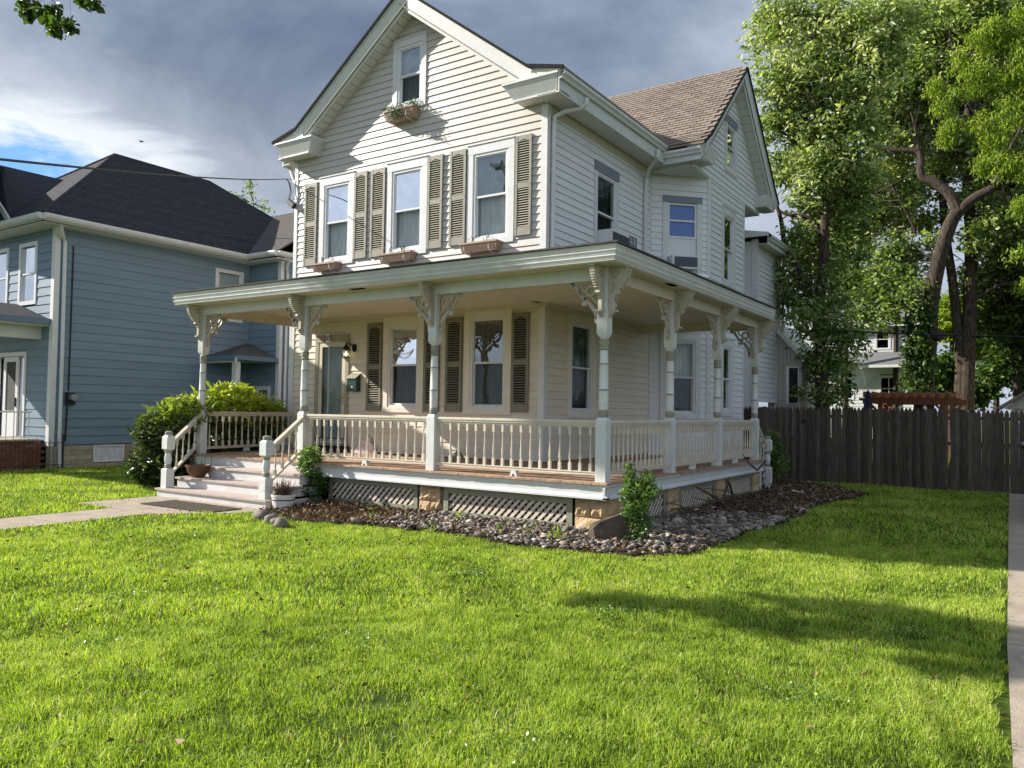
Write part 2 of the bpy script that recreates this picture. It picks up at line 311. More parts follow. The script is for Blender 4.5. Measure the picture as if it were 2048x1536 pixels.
    def build(s, name, m, parent=None, smooth=False, **k):
        w = worldpos(parent) if parent else Vector((0, 0, 0))
        o = link(name, s.mesh(name, m, smooth, w), parent)
        if parent is None and k: tag(o, **k)
        return o
def islands(mb):
    par = list(range(len(mb.v)))
    def find(i):
        while par[i] != i: par[i] = par[par[i]]; i = par[i]
        return i
    for f in mb.f:
        for j in f[1:]: par[find(j)] = find(f[0])
    g = {}
    for f in mb.f: g.setdefault(find(f[0]), []).append(f)
    res = []
    for fs in g.values():
        idx = sorted({i for f in fs for i in f}); mp = {i: k for k, i in enumerate(idx)}; m = MB(); m.v = [mb.v[i] for i in idx]; m.f = [tuple(mp[i] for i in f) for f in fs]; res.append(m)
    return res
def each(mb, name, m, parent):
    for q in islands(mb): q.build(name, m, parent)
SID = []
def flush(limit=300, joined='siding_boards'):
    """the boards that show largest become parts, the rest of one material one joined part"""
    rows = []
    for mb, name, m, parent in SID:
        P = np.array(mb.v); px, py, z = proj(P); w = np.ptp(np.clip(px, 0, 2048)); h = np.ptp(np.clip(py, 0, 1536)); rows.append((w*h if z.min() > 0 else 0, mb, name, m, parent))
    rows.sort(key=lambda r: -r[0]); rest = {}
    for i, (s, mb, name, m, parent) in enumerate(rows):
        if i < limit: mb.build(name, m, parent)
        else: rest.setdefault(m, MB()).add(mb.v, mb.f)
        par_ = parent
    for m, mb in rest.items(): mb.build(joined, m, par_)['kind'] = 'stuff'
    SID.clear()
class Fr:                                      # a wall frame: u along the wall, n outwards, z up
    def __init__(s, O, D, N): s.O = Vector((*O, 0)); s.D = Vector((*D, 0)).normalized(); s.N = Vector((*N, 0)).normalized()
    def p(s, u, n, z): q = s.O+s.D*u+s.N*n; return (q.x, q.y, z)
def fbox(mb, fr, u0, u1, n0, n1, z0, z1):
    return mb.hexa([fr.p(u0, n0, z0), fr.p(u1, n0, z0), fr.p(u1, n1, z0), fr.p(u0, n1, z0), fr.p(u0, n0, z1), fr.p(u1, n0, z1), fr.p(u1, n1, z1), fr.p(u0, n1, z1)])
def bulk(name, V, F, m, parent=None, val=None, smooth=False, **k):
    """big mesh from numpy arrays; F is (M,3) or (M,4); val gives one value per vertex"""
    me = bpy.data.meshes.new(name); M, c = F.shape
    w = worldpos(parent) if parent else Vector((0, 0, 0)); V = (V-np.array(w)).astype(np.float32)
    me.vertices.add(len(V)); me.vertices.foreach_set('co', V.ravel()); me.loops.add(M*c); me.loops.foreach_set('vertex_index', F.astype(np.int32).ravel())
    me.polygons.add(M); me.polygons.foreach_set('loop_start', np.arange(0, M*c, c, dtype=np.int32)); me.polygons.foreach_set('loop_total', np.full(M, c, dtype=np.int32))
    if smooth: me.polygons.foreach_set('use_smooth', np.ones(M, dtype=bool))
    if val is not None: me.attributes.new('v', 'FLOAT', 'POINT').data.foreach_set('value', val.astype(np.float32))
    me.update(calc_edges=True); me.materials.append(MATS[m]); o = link(name, me, parent)
    if k: tag(o, **k)
    return o
G = .08                                        # ground level
kk = .927                                      # survey scale of the house body about the camera point
hx = lambda v: CAM.x+kk*(v-CAM.x)
hy = lambda v: CAM.y+kk*(v-CAM.y)
hz_ = lambda v: CAM.z+kk*(v-CAM.z)
H = hy(3.52); HX = hx(-3.06)
# ------------------------------------------------------------------ ground, walk, drive
def flat(name, pts, z0, z1, m, parent=None, **k):
    mb = MB(); mb.prism([(x, y, z0) for x, y in pts], [(x, y, z1) for x, y in pts]); return mb.build(name, m, parent, **k)
mb = MB(); mb.add([(-400, -300, G), (400, -300, G), (400, 500, G), (-400, 500, G)], [(0, 1, 2, 3)]); mb.build('ground', 'ground_soil', kind='structure')
BED = [(-5.02, -1.30), (-4.75, -1.52), (-4.1, -1.66), (-3.3, -1.60), (-2.6, -1.44), (-1.9, -1.40), (-1.1, -1.36), (-.3, -1.46), (.45, -1.44), (1.0, -1.26), (1.45, -.75), (1.52, .1), (1.48, 1.2), (1.62, 2.4), (1.62, 3.6), (1.5, 5.2), (1.72, 6.6), (1.9, 7.8), (1.2, 8.6), (.4, 9.5), (-.4, 10.1), (-3.0, 10.4), (-3, 0), (-5.02, 0)]
flat('garden_bed', BED, G-.05, G+.035, 'bed_soil', kind='structure')
wk = tag(bpy.data.objects.new('front_walk', None), kind='structure'); COL.objects.link(wk); ROOTS[wk.name] = Vector((0, 0, 0))
for i in range(14):
    y1 = -2.55-i*1.25; flat('slab', [(-6.95, y1-1.235), (-5.95, y1-1.235), (-5.95, y1), (-6.95, y1)], G-.06, G+.012, 'concrete', wk)
flat('slab', [(-7.9, -2.54), (-6.42, -2.54), (-6.42, -1.1), (-7.9, -1.1)], G-.06, G+.014, 'concrete', wk)
flat('slab', [(-6.405, -2.54), (-5.85, -2.54), (-5.05, -1.72), (-4.95, -1.1), (-6.405, -1.1)], G-.06, G+.014, 'concrete', wk)
dv = tag(bpy.data.objects.new('driveway', None), kind='structure'); COL.objects.link(dv); ROOTS[dv.name] = Vector((0, 0, 0))
ys = [-14, -10.5, -7.6, -4.9, -2.62, .55, 3.4, 6.4, 9.6, 16]
for a, b in zip(ys, ys[1:]):
    e = lambda y: 4.52-.022*(y+4.8) if y > -4.8 else 4.55
    flat('slab', [(e(a), a+.012), (7.6, a+.012), (7.6, b-.012), (e(b), b-.012)], G-.06, G+.015, 'concrete', dv)

# ------------------------------------------------------------------ the house
house = thing('house', (-6, 6, 0), 'two storey white clapboard house with sage louvred shutters and a turned post wraparound porch', 'house')
FS = Fr((0, H), (1, 0), (0, -1)); FE = Fr((HX, 0), (0, 1), (1, 0))
WX = hx(-1.98); YC = hy(8.38)                  # wing: gable face x, inner corner y
CH = WX-HX; FC = Fr((HX, YC), (1, 1), (1, -1)); FW = Fr((WX, 0), (0, 1), (1, 0))
YW0 = YC+CH; YW1 = hy(12.18); EXP = .1385
def siding(fr, z0, z1, ulo, uhi, openings, m, parent=None, expo=EXP, t=.021, name='siding_board'):
    """one object per course of clapboard, cut round the openings; ulo and uhi give the ends at a height"""
    n = int(math.ceil((z1-z0)/expo))
    for i in range(n):
        a = z0+i*expo; b = min(a+expo, z1); 
        L0, L1, U0, U1 = ulo(a), ulo(b), uhi(a), uhi(b)
        if U0-L0 < .02: continue
        segs = [(None, None)]; cuts = sorted([(o[0], o[1]) for o in openings if o[2] < (a+b)/2 < o[3]])
        pts = [(L0, L1)]
        for c0, c1 in cuts: pts += [(c0, c0), (c1, c1)]
        pts += [(U0, U1)]
        for k in range(0, len(pts), 2):
            (p0, p1), (q0, q1) = pts[k], pts[k+1]
            if q0-p0 < .005: continue
            if q1 < p1: q1 = p1 = (p1+q1)/2
            mb = MB(); mb.hexa([fr.p(p0, -.02, a), fr.p(q0, -.02, a), fr.p(q0, t, a+.001), fr.p(p0, t, a+.001), fr.p(p1, -.02, b-.001), fr.p(q1, -.02, b-.001), fr.p(q1, .003, b-.001), fr.p(p1, .003, b-.001)])
            SID.append((mb, name, m, parent))
def const(v): return lambda z: v
EAVE = hz_(7.50)
XL = hx(-10.08)
# the survey of the front: casing outer rectangles u0,u1,z0,z1
def sc(x0, x1, z0, z1): return (hx(x0), hx(x1), hz_(z0), hz_(z1))
w2 = [sc(-9.21, -8.10, 4.92, 6.98), sc(-7.11, -5.965, 4.93, 6.98), sc(-4.915, -3.772, 4.94, 6.985)]
watt = sc(-7.0, -6.06, 8.10, 9.64)
w1 = [sc(-7.115, -5.975, 1.575, 3.67), sc(-4.915, -3.776, 1.565, 3.69)]
door = sc(-9.22, -8.14, .80, 3.31)
ins = lambda r, d=.05: (r[0]+d, r[1]-d, r[2]+d, r[3]-d)
DZ = .75
AP = (hx(-6.44), hz_(10.34))                   # wall apex under the roof
SL = .735
glo = lambda z: XL if z < EAVE+.12 else max(XL, AP[0]-(AP[1]-z)/SL)
ghi = lambda z: HX if z < EAVE+.12 else min(HX, AP[0]+(AP[1]-z)/SL)
siding(FS, DZ+.012, hz_(3.63), const(XL), const(HX), [ins(r) for r in w1]+[(door[0]+.05, door[1]-.05, 0, door[3]-.05)], 'siding_low', house)
siding(FS, hz_(3.63), AP[1], glo, ghi, [ins(r) for r in w2+[watt]], 'siding', house)
def yz(y0, y1, z0, z1): return (hy(y0), hy(y1), hz_(z0), hz_(z1))
se1 = yz(4.39, 5.58, 1.525, 3.63); se2 = yz(5.44, 6.58, 4.95, 6.97)
siding(FE, DZ+.012, DZ+.012+20*EXP, const(H), const(YC), [ins(se1)], 'siding_low', house); siding(FE, DZ+.012+20*EXP, EAVE, const(H), const(YC), [ins(se2)], 'siding_side_lifted', house)
rc = math.sqrt(2)
cu = lambda x0, x1, z0, z1: ((hx(x0)-HX)*rc, (hx(x1)-HX)*rc, hz_(z0), hz_(z1))
c2w = cu(-2.845, -2.125, 4.95, 6.93); c1w = cu(-2.87, -2.13, 1.515, 3.60)
siding(FC, .3, EAVE-.05, const(0), const(CH*rc), [ins(c2w, .04), ins(c1w, .04)], 'siding_side_lifted', house)
g2 = yz(10.33, 11.40, 4.95, 6.97); g1 = yz(10.34, 11.28, 1.6, 3.58); ga = yz(10.53, 11.49, 7.94, 9.40)
AW = (hy(11.1), hz_(10.45)); SW = 1.0; GE0, GE1 = YC, hy(13.55)
siding(FW, .3, EAVE-.05, const(YW0), const(YW1), [ins(g2), ins(g1)], 'siding_side_lifted', house)
siding(FW, EAVE-.05, AW[1], lambda z: max(GE0, AW[0]-(AW[1]-z)/SW), lambda z: min(GE1, AW[0]+(AW[1]-z)/SW), [ins(ga)], 'siding_side_lifted', house)
# blind core so that nothing shows between the boards, floor level ceilings and rear
mb = MB(); mb.box(XL+.4, HX-.45, H+.5, 17, .3, EAVE-.1); mb.build('wall_core', 'dark_inner', house)
mb = MB(); mb.box(XL, XL+.02, H+.02, 17, .08, EAVE); mb.build('wall', 'siding', house)
mb = MB(); fbox(mb, Fr((WX, YW1), (-1, 1), (1, 1)), 0, CH*rc, 0, .02, .08, EAVE); mb.build('wall', 'siding_side_lifted', house)
mb = MB()
for fr, u, s in ((FS, XL, 1), (FS, HX, -1)):
    fbox(mb, fr, min(u, u+s*.10), max(u, u+s*.10), 0, .028, hz_(3.75), EAVE)
fbox(mb, FE, H-.028, H+.075, 0, .028, DZ+.05, EAVE); fbox(mb, FS, HX-.1, HX, 0, .028, DZ+.05, hz_(3.63)); fbox(mb, FS, XL, XL+.1, 0, .028, DZ+.05, hz_(3.63))
fbox(mb, FE, YC-.05, YC+.001, 0, .024, .3, EAVE); fbox(mb, FC, CH*rc-.06, CH*rc+.02, 0, .026, .3, EAVE-.06); fbox(mb, FW, YW0-.01, YW0+.06, .003, .026, .3, EAVE-.06); fbox(mb, FW, YW1-.08, YW1, .003, .03, .3, EAVE-.06)
each(mb, 'corner_board', 'trim', house)

def window(fr, r, casing='casing', side=.135, top=.17, bot=.10, sill=True, glz='glass', back='screen', upback='room', mid=.5, mats='casing', headm=None, cap=True, thin=.05):
    """a double hung window: casing > sash, two panes, what hangs behind them or a painted reflection"""
    u0, u1, z0, z1 = r; mb = MB()
    for a in ((u0, u0+side, z0+bot, z1-top), (u1-side, u1, z0+bot, z1-top)):
        fbox(mb, fr, a[0], a[1], .0, .036, a[2], a[3])
    fbox(mb, fr, u0, u1, 0, .039, z0, z0+bot)
    if cap: fbox(mb, fr, u0-.012, u1+.012, .0, .055, z1, z1+.022)
    if not headm: fbox(mb, fr, u0, u1, .0, .039, z1-top, z1)
    w = mb.build('window', casing, house)
    if headm: h = MB(); fbox(h, fr, u0, u1, .0, .042, z1-top, z1); h.build('head_casing', headm, w)
    i0, i1, j0, j1 = u0+side, u1-side, z0+bot, z1-top; mb = MB(); t = thin
    fbox(mb, fr, i0, i0+t, -.09, .022, j0, j1); fbox(mb, fr, i1-t, i1, -.09, .022, j0, j1); fbox(mb, fr, i0+t, i1-t, -.09, .022, j0, j0+t); fbox(mb, fr, i0+t, i1-t, -.09, .022, j1-t, j1)
    zm = j0+(j1-j0)*mid; k0, k1 = i0+t, i1-t
    for a, b, c, d, n0, n1 in ((k0, k0+.028, j0+t, zm-.018, -.07, -.02), (k1-.028, k1, j0+t, zm-.018, -.07, -.02), (k0, k0+.024, zm+.018, j1-t, -.04, .004), (k1-.024, k1, zm+.018, j1-t, -.04, .004), (k0+.028, k1-.028, j0+t, j0+t+.035, -.07, -.02)):
        fbox(mb, fr, a, b, n0, n1, c, d)
    fbox(mb, fr, k0, k1, -.06, .008, zm-.018, zm+.018); fbox(mb, fr, k0+.024, k1-.024, -.04, .004, j1-t-.025, j1-t)
    mb.build('sash', 'vinyl', w)
    for a, b, n, gz in ((j0+t+.035, zm-.018, -.045, 'glass_dim'), (zm+.018, j1-t-.025, -.018, glz)):
        p = MB(); fbox(p, fr, k0+.02, k1-.02, n-.003, n+.003, a, b); p.build('pane', gz, w)
    for a, b, mm in ((j0, zm, back), (zm, j1, upback)):
        c = MB(); N = 14; pts = [(i0+(i1-i0)*k/N, -.115-(.012*(k % 2))) for k in range(N+1)]
        for k in range(N):
            c.add([fr.p(pts[k][0], pts[k][1], a), fr.p(pts[k+1][0], pts[k+1][1], a), fr.p(pts[k+1][0], pts[k+1][1], b), fr.p(pts[k][0], pts[k][1], b)], [(0, 1, 2, 3)])
        c.build('curtain_backing', mm, w)
    return w
window(FS, w2[0], glz='glass_bright', upback='curtain_backing'); window(FS, w2[1], glz='glass_bright', upback='curtain_backing'); window(FS, w2[2], upback='green_reflection')
window(FS, watt, side=.12, top=.13, upback='green_reflection', back='screen_dark', glz='glass')
wa = window(FS, w1[0], back='screen_dark', glz='glass_bright', upback='room', casing='casing_cream'); window(FS, w1[1], casing='casing_cream', back='screen_dark', glz='glass', upback='screen_dark')
# the etched lines low in the upper pane by the door
u0, u1, z0, z1 = w1[0]; mb = MB(); zc = (z0+z1)/2+.06; um = (u0+u1)/2
for k_, (am, ph) in enumerate(((.10, 0), (.10, .028), (-.085, .19), (-.085, .215))):
    mb.tube([FS.p(um+x*.235, -.010, zc+ph+(.0 if am < 0 else .03)+am*(x*x*1.6 if am > 0 else -(1-x*x)*-.9)) for x in [i/9-1 for i in range(19)]], .005, 4)
mb.build('etched_line', 'vinyl', wa)
window(FE, se1, back='screen_dark', upback='green_reflection', casing='casing_cream', glz='glass_dim'); window(FE, se2, side=.09, top=.20, back='room', glz='glass_dim', headm='head_gray', casing='trim', cap=False)
c1 = window(FC, c1w, back='screen_dark', upback='screen', casing='trim', side=.12, glz='glass_dim'); window(FW, g2, back='room', casing='trim', side=.13, glz='glass_dim'); window(FW, g1, back='room', casing='trim', side=.12, glz='glass_dim'); window(FW, ga, glz='glass_dim', side=.12, top=.18, back='room', upback='screen_dark', casing='trim', headm='head_gray')
# chamfer window upstairs: blue shade, board panel, air conditioner
u0, u1, z0, z1 = c2w; mb = MB(); b = .12
fbox(mb, FC, u0, u0+b, 0, .036, z0, z1-.15); fbox(mb, FC, u1-b, u1, 0, .036, z0, z1-.15); fbox(mb, FC, u0+b, u1-b, 0, .03, z0, z0+.08); w = mb.build('window', 'trim', house)
mb = MB(); fbox(mb, FC, u0, u1, 0, .045, z1-.15, z1); mb.build('head_casing', 'head_gray', w)
zb = z0+(z1-z0)*.48; mb = MB(); k0, k1 = u0+b, u1-b; zt = z1-.15
for a in ((k0, k0+.05, zb, zt), (k1-.05, k1, zb, zt), (k0+.05, k1-.05, zb, zb+.05), (k0+.05, k1-.05, zt-.05, zt), (k0+.05, k1-.05, (zb+zt)/2-.02, (zb+zt)/2+.02)): fbox(mb, FC, a[0], a[1], -.05, .01, a[2], a[3])
mb.build('sash', 'vinyl', w)
mb = MB(); fbox(mb, FC, k0+.05, k1-.05, -.05, -.03, zb+.05, zt-.05); mb.build('blind', 'blind_blue', w)
mb = MB(); fbox(mb, FC, k0+.05, k1-.05, -.024, -.02, zb+.05, zt-.05); mb.build('pane', 'glass_dim', w)
mb = MB(); fbox(mb, FC, k0, k1, -.06, -.005, z0+.08, zb); mb.build('filler_panel', 'vinyl', w)
def airco(fr, u0, u1, z0, z1, dpt, label):
    a = thing('air_conditioner', Vector(fr.p((u0+u1)/2, 0, z0)), label, 'air conditioner'); mb = MB(); fbox(mb, fr, u0, u1, -.05, dpt, z0, z1); mb.build('casing', 'vinyl', a)
    g = MB(); fbox(g, fr, u0+.05, u1-.03, dpt, dpt+.004, z0+.04, z1-.04); go = g.build('grille', 'black', a)
    l = MB()
    for i in range(9): zz_ = z0+.05+i*(z1-z0-.1)/8; fbox(l, fr, u0+.05, u1-.03, dpt+.004, dpt+.014, zz_-.004, zz_+.004)
    for i in range(9): uu = u0+.06+i*(u1-u0-.1)/8; fbox(l, fr, uu-.003, uu+.003, dpt+.014, dpt+.018, z0+.04, z1-.04)
    l.build('fin', 'head_gray', go); return a
airco(FC, k0+.02, k1-.06, z0+.16, z0+.46, .26, 'white window air conditioner with grey fins under the blue shaded upstairs window')
u0, u1, z0, z1 = se2
a = airco(FE, u0+.12, u1-.14, z0+.11, z0+.50, .34, 'window air conditioner jutting from the narrow upstairs side window, dark grille towards the street')
g = MB(); fbox(g, FE, u1-.1, u1+.18, .05, .36, z0+.03, z0+.5)
fr_ = MB()
for z in (z0+.05, z0+.2, z0+.35, z0+.5): fbox(fr_, FE, u1-.12, u1+.2, .34, .352, z-.006, z+.006)
for i in range(6): uu = u1-.12+i*.064; fbox(fr_, FE, uu-.005, uu+.005, .334, .346, z0+.03, z0+.52)
fr_.build('cage', 'black', a)

# shutters: stiles, arched top rail, lock rail, louvres
def shutter_mesh(w, h, t=.036):
    s = .052; mb = MB(); mb.box(0, s, -t, 0, 0, h); mb.box(w-s, w, -t, 0, 0, h); mb.box(s, w-s, -t+.004, 0, 0, .15); zm = h*.50; mb.box(s, w-s, -t+.004, 0, zm-.05, zm+.05)
    n = 8; A = [(s, h-.13)]+[(s+(w-2*s)*i/n, h-.13+.055*math.sin(math.pi*i/n)**.8) for i in range(1, n)]+[(w-s, h-.13), (w-s, h), (s, h)]
    mb.prism([(x, -t+.004, z) for x, z in A], [(x, 0, z) for x, z in A])
    for x in (.026, w-.026):
        for z in (.12, zm, h-.12): mb.box(x-.008, x+.008, -t-.004, -t, z-.008, z+.008)
    fm = mb
    l = MB()
    for a, b in ((.15, zm-.05), (zm+.05, h-.075)):
        n = int((b-a)/.043)
        for i in range(n):
            z = a+.018+i*(b-a)/n; l.add([(s, -.030, z-.012), (w-s, -.030, z-.012), (w-s, -.012, z+.006), (s, -.012, z+.006), (s, -.034, z-.006), (w-s, -.034, z-.006), (w-s, -.016, z+.012), (s, -.016, z+.012)], [(0, 1, 2, 3), (4, 7, 6, 5), (0, 4, 5, 1)])
    bk = MB(); bk.box(s, w-s, -.004, -.001, .1, h-.07)  # near-black sheet stands in for the shade between the louvres
    return fm, l, bk
for mset, hh, lst in (('sage', hz_(6.94)-hz_(4.99), [(-9.70, 4.97, .415), (-8.075, 4.99, .39), (-7.565, 4.98, .42), (-5.935, 5.0, .39), (-5.35, 5.005, .41), (-3.735, 5.03, .37)]),
                     ('sage_dark', hz_(3.52)-hz_(1.61), [(-7.575, 1.60, .43), (-5.945, 1.60, .40), (-5.38, 1.61, .42), (-3.755, 1.625, .385)])):
    fm, l, bk = shutter_mesh(.385, hh)
    M_ = [fm.mesh('shutter', 'sage' if mset == 'sage' else 'sage_dark'), l.mesh('louvers', 'louver_lit' if mset == 'sage' else 'sage_dark'), bk.mesh('louver_shade', 'dark_inner')]
    for x, z, wd in lst:
        s = link('shutter', M_[0], house, (hx(x), H-.02, hz_(z)), None, (wd*kk/.385, 1, 1)); 
        lo_ = link('louvers', M_[1], s); lo_['kind'] = 'stuff'; link('louver_shade', M_[2], s)

# door with storm door
u0, u1, z0, z1 = door; mb = MB()
fbox(mb, FS, u0, u0+.10, 0, .04, DZ, z1-.15); fbox(mb, FS, u1-.10, u1, 0, .04, DZ, z1-.15); fbox(mb, FS, u0, u1, 0, .044, z1-.15, z1); mb.build('door_casing', 'door_tan', house)
d = MB(); a, b, c, e = u0+.10, u1-.10, DZ+.02, z1-.15
fbox(d, FS, a, a+.10, .0, .03, c, e); fbox(d, FS, b-.10, b, .0, .03, c, e); fbox(d, FS, a+.10, b-.10, .0, .03, e-.10, e); fbox(d, FS, a+.10, b-.10, .0, .03, c, c+.24); dd = d.build('door', 'cream', house)
p = MB(); fbox(p, FS, a+.10, b-.10, .010, .016, c+.24, e-.10); p.build('pane', 'glass_dim', dd)
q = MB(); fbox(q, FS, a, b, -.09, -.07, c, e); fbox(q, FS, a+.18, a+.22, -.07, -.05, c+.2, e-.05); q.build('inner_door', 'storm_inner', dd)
q = MB(); fbox(q, FS, a+.22, a+.26, -.068, -.03, c+.2, e-.1); q.build('mullion', 'vinyl', dd)
q = MB(); fbox(q, FS, b-.075, b-.035, .03, .04, c+.95, c+1.22); q.tube([FS.p(b-.055, .04, c+1.1), FS.p(b-.055, .075, c+1.1), FS.p(b-.20, .07, c+1.09)], .009, 6); q.build('handle', 'brass', dd)
# number plaque 315
pc = Vector(FS.p(hx(-8.79), .05, hz_(3.235))); pl = thing('number_plaque', pc, 'round cream house number plaque reading 315 above the front door', 'house number')
q = MB(); n = 24; rr = .095
q.prism([(pc.x+rr*1.08*math.cos(6.2832*i/n), pc.y, pc.z+rr*math.sin(6.2832*i/n)) for i in range(n)], [(pc.x+rr*1.08*math.cos(6.2832*i/n), pc.y-.012, pc.z+rr*math.sin(6.2832*i/n)) for i in range(n)]); q.build('disc', 'plaque', pl)
tx = bpy.data.curves.new('numeral', 'FONT'); tx.body = '315'; tx.size = .15; tx.align_x = 'CENTER'; tx.align_y = 'CENTER'; tx.extrude = .004; tx.offset = .004; tx.space_character = .98; tx.materials.append(MATS['black'])
to = bpy.data.objects.new('numeral', tx); me_ = bpy.data.meshes.new_from_object(to); bpy.data.objects.remove(to); me_.name = 'numeral'; to = bpy.data.objects.new('numeral', me_); COL.objects.link(to); to.parent = pl; to.location = (0, -.017, 0); to.rotation_euler = (R(90), 0, 0)
# wall lantern
lx, lz = hx(-8.03), hz_(2.93); Y = H-.02; lt = thing('wall_lantern', (lx, Y, lz), 'black carriage lantern with a lit bulb on the wall beside the front door', 'lantern')
q = MB(); q.lathe((lx, Y, 0), [(0, 0)], 3) if 0 else None
n = 16; q.prism([(lx+.055*math.cos(6.2832*i/n)+.05, Y, lz+.06+.085*math.sin(6.2832*i/n)) for i in range(n)], [(lx+.055*math.cos(6.2832*i/n)+.05, Y-.03, lz+.06+.085*math.sin(6.2832*i/n)) for i in range(n)]); q.build('wall_plate', 'black', lt)
q = MB(); q.tube([(lx+.05, Y-.03, lz+.05), (lx+.02, Y-.09, lz+.14), (lx-.03, Y-.13, lz+.17), (lx-.05, Y-.15, lz+.10)], .013, 6); q.build('arm', 'black', lt)
c = (lx-.05, Y-.15, lz); q = MB(); q.lathe(c, [(.005, .17), (.012, .13), (.03, .10), (.085, .03), (.09, .015), (.085, .01)], 8)
for i in range(4): aa = math.pi/4+i*math.pi/2; q.bar((c[0]+.078*math.cos(aa), c[1]+.078*math.sin(aa), lz+.015), (c[0]+.065*math.cos(aa), c[1]+.065*math.sin(aa), lz-.145), .009)
q.lathe((c[0], c[1], lz-.155), [(.07, 0), (.07, .012)], 4, True); q.build('frame', 'black', lt)
q = MB()
q.lathe((c[0], c[1], lz-.14), [(.066, 0), (.076, .15)], 4, True); q.build('pane', 'glass', lt)
q = MB(); q.lathe((c[0], c[1], lz-.12), [(.008, 0), (.024, .03), (.026, .05), (.015, .08), (.012, .1)], 8); q.build('bulb', 'lamp_bulb', lt, True)
# mailbox
x0 = hx(-8.06); mz = hz_(2.02); mt = thing('mailbox', (x0+.13, H, mz), 'dark green wall mailbox with slanted lid right of the front door', 'mailbox')
q = MB(); A = [(H-.02, mz), (H-.15, mz), (H-.15, mz+.27), (H-.02, mz+.36)]; q.prism([(x0, y, z) for y, z in A], [(x0+.26, y, z) for y, z in A]); q.build('box', 'mailbox', mt)
q = MB(); A = [(H-.018, mz+.365), (H-.175, mz+.262), (H-.175, mz+.275), (H-.018, mz+.38)]; q.prism([(x0-.012, y, z) for y, z in A], [(x0+.272, y, z) for y, z in A]); q.build('lid', 'lattice_frame', mt)
q = MB(); q.box(x0+.13, x0+.17, H-.155, H-.15, mz+.07, mz+.11); q.build('sticker', 'vinyl', mt)

# ------------------------------------------------------------------ roofs, rakes, eaves
ex = hx(-2.45); exl = 2*hx(-6.44)-ex; rx = hx(-6.44); rz = hz_(10.50); yf = hy(3.10)
zk, ze = hz_(8.10), hz_(7.90); kx = hx(-3.25); kxl = 2*rx-kx; YB = 16.5
prof = [(exl, ze), (kxl, zk), (rx, rz), (kx, zk), (ex, ze)]
top = [(x, z+.035) for x, z in prof]
mb = MB(); poly = prof+top[::-1]
for i in range(4):
    A = [(prof[i][0], prof[i][1]), (prof[i+1][0], prof[i+1][1]), (top[i+1][0], top[i+1][1]), (top[i][0], top[i][1])]
    mb.prism([(x, yf-.03, z) for x, z in A], [(x, YB if i < 2 else 10.2, z) for x, z in A])
rf = mb.build('roof', 'shingle', house)
mb = MB()
for i in range(4):
    a, b = top[i], top[i+1]; A = [(a[0], a[1]-.05), (b[0], b[1]-.05), (b[0], b[1]+.012), (a[0], a[1]+.012)]
    mb.prism([(x, yf-.045, z) for x, z in A], [(x, yf-.02, z) for x, z in A])
mb.build('shingle_edge', 'shingle_edge', rf)
# slanted rake boards and their soffit boards
def rake(a, b, yF, yW, side, drop=.27, tilt=.075, mname='fascia'):
    """a low end, b high end (u, z) of the roof underside; fr puts (u, out, z) in space"""
    pass
def rake_generic(P, a, b, wF, wW, drop, tilt, trim_h, nb, fm='fascia'):
    """P(u, out, z) -> world. Board hangs under line a-b, its foot leaning back to the wall; soffit boards close the gap"""
    d = Vector((b[0]-a[0], b[1]-a[1])); L = d.length; d /= L; pr = Vector((d.y, -d.x))
    if pr.y > 0: pr = -pr
    def q(t, dr, o): return P(a[0]+d.x*t+pr.x*dr, o, a[1]+d.y*t+pr.y*dr)
    mb = MB(); h = drop
    mb.hexa([q(0, h, wF-tilt-.02), q(L, h, wF-tilt-.02), q(L, h, wF-tilt), q(0, h, wF-tilt), q(0, 0, wF-.02), q(L, 0, wF-.02), q(L, 0, wF), q(0, 0, wF)])
    mb.hexa([q(0, trim_h, wF-.01), q(L, trim_h, wF-.01), q(L, trim_h, wF+.014), q(0, trim_h, wF+.014), q(0, -.002, wF-.01), q(L, -.002, wF-.01), q(L, -.002, wF+.014), q(0, -.002, wF+.014)])
    mb.build('rake_board', fm, house)
    for i in range(nb):
        t0, t1 = L*i/nb, L*(i+1)/nb-.012
        s = MB(); s.hexa([q(t0, h-.03, wW), q(t1, h-.03, wW), q(t1, h-.03, wF-tilt), q(t0, h-.03, wF-tilt), q(t0, h-.045, wW), q(t1, h-.045, wW), q(t1, h-.045, wF-tilt), q(t0, h-.045, wF-tilt)]); s.build('soffit_board', 'soffit', house)
    s = MB(); s.hexa([q(0, h-.045, wW), q(L, h-.045, wW), q(L, h-.045, wF-.03), q(0, h-.045, wF-.03), q(0, h-.055, wW), q(L, h-.055, wW), q(L, h-.055, wF-.03), q(0, h-.055, wF-.03)]); s.build('soffit', 'sage_ring', house)
PS = lambda u, o, z: (u, H-o, z)
oh = H-yf
rake_generic(PS, (kxl-.10, zk-.07), (rx, rz), oh, 0, .30, .085, .035, 22)
rake_generic(PS, (kx+.10, zk-.07), (rx, rz), oh, 0, .30, .085, .035, 22, 'casing')  # lighter colour on the right rake stands for the sun on it
# little wedge panel that follows the flare of the roof
for s in (-1, 1):
    k_ = rx+s*(kx-rx); e_ = rx+s*(ex-rx); mb = MB(); A = [(k_-s*.15, zk+.10), (k_, zk), (e_, ze), (e_, ze-.03), (k_-s*.2, ze-.03)]
    mb.prism([(x, yf+.02, z) for x, z in A], [(x, yf+.04, z) for x, z in A]); mb.build('flare_panel', 'trim', house)
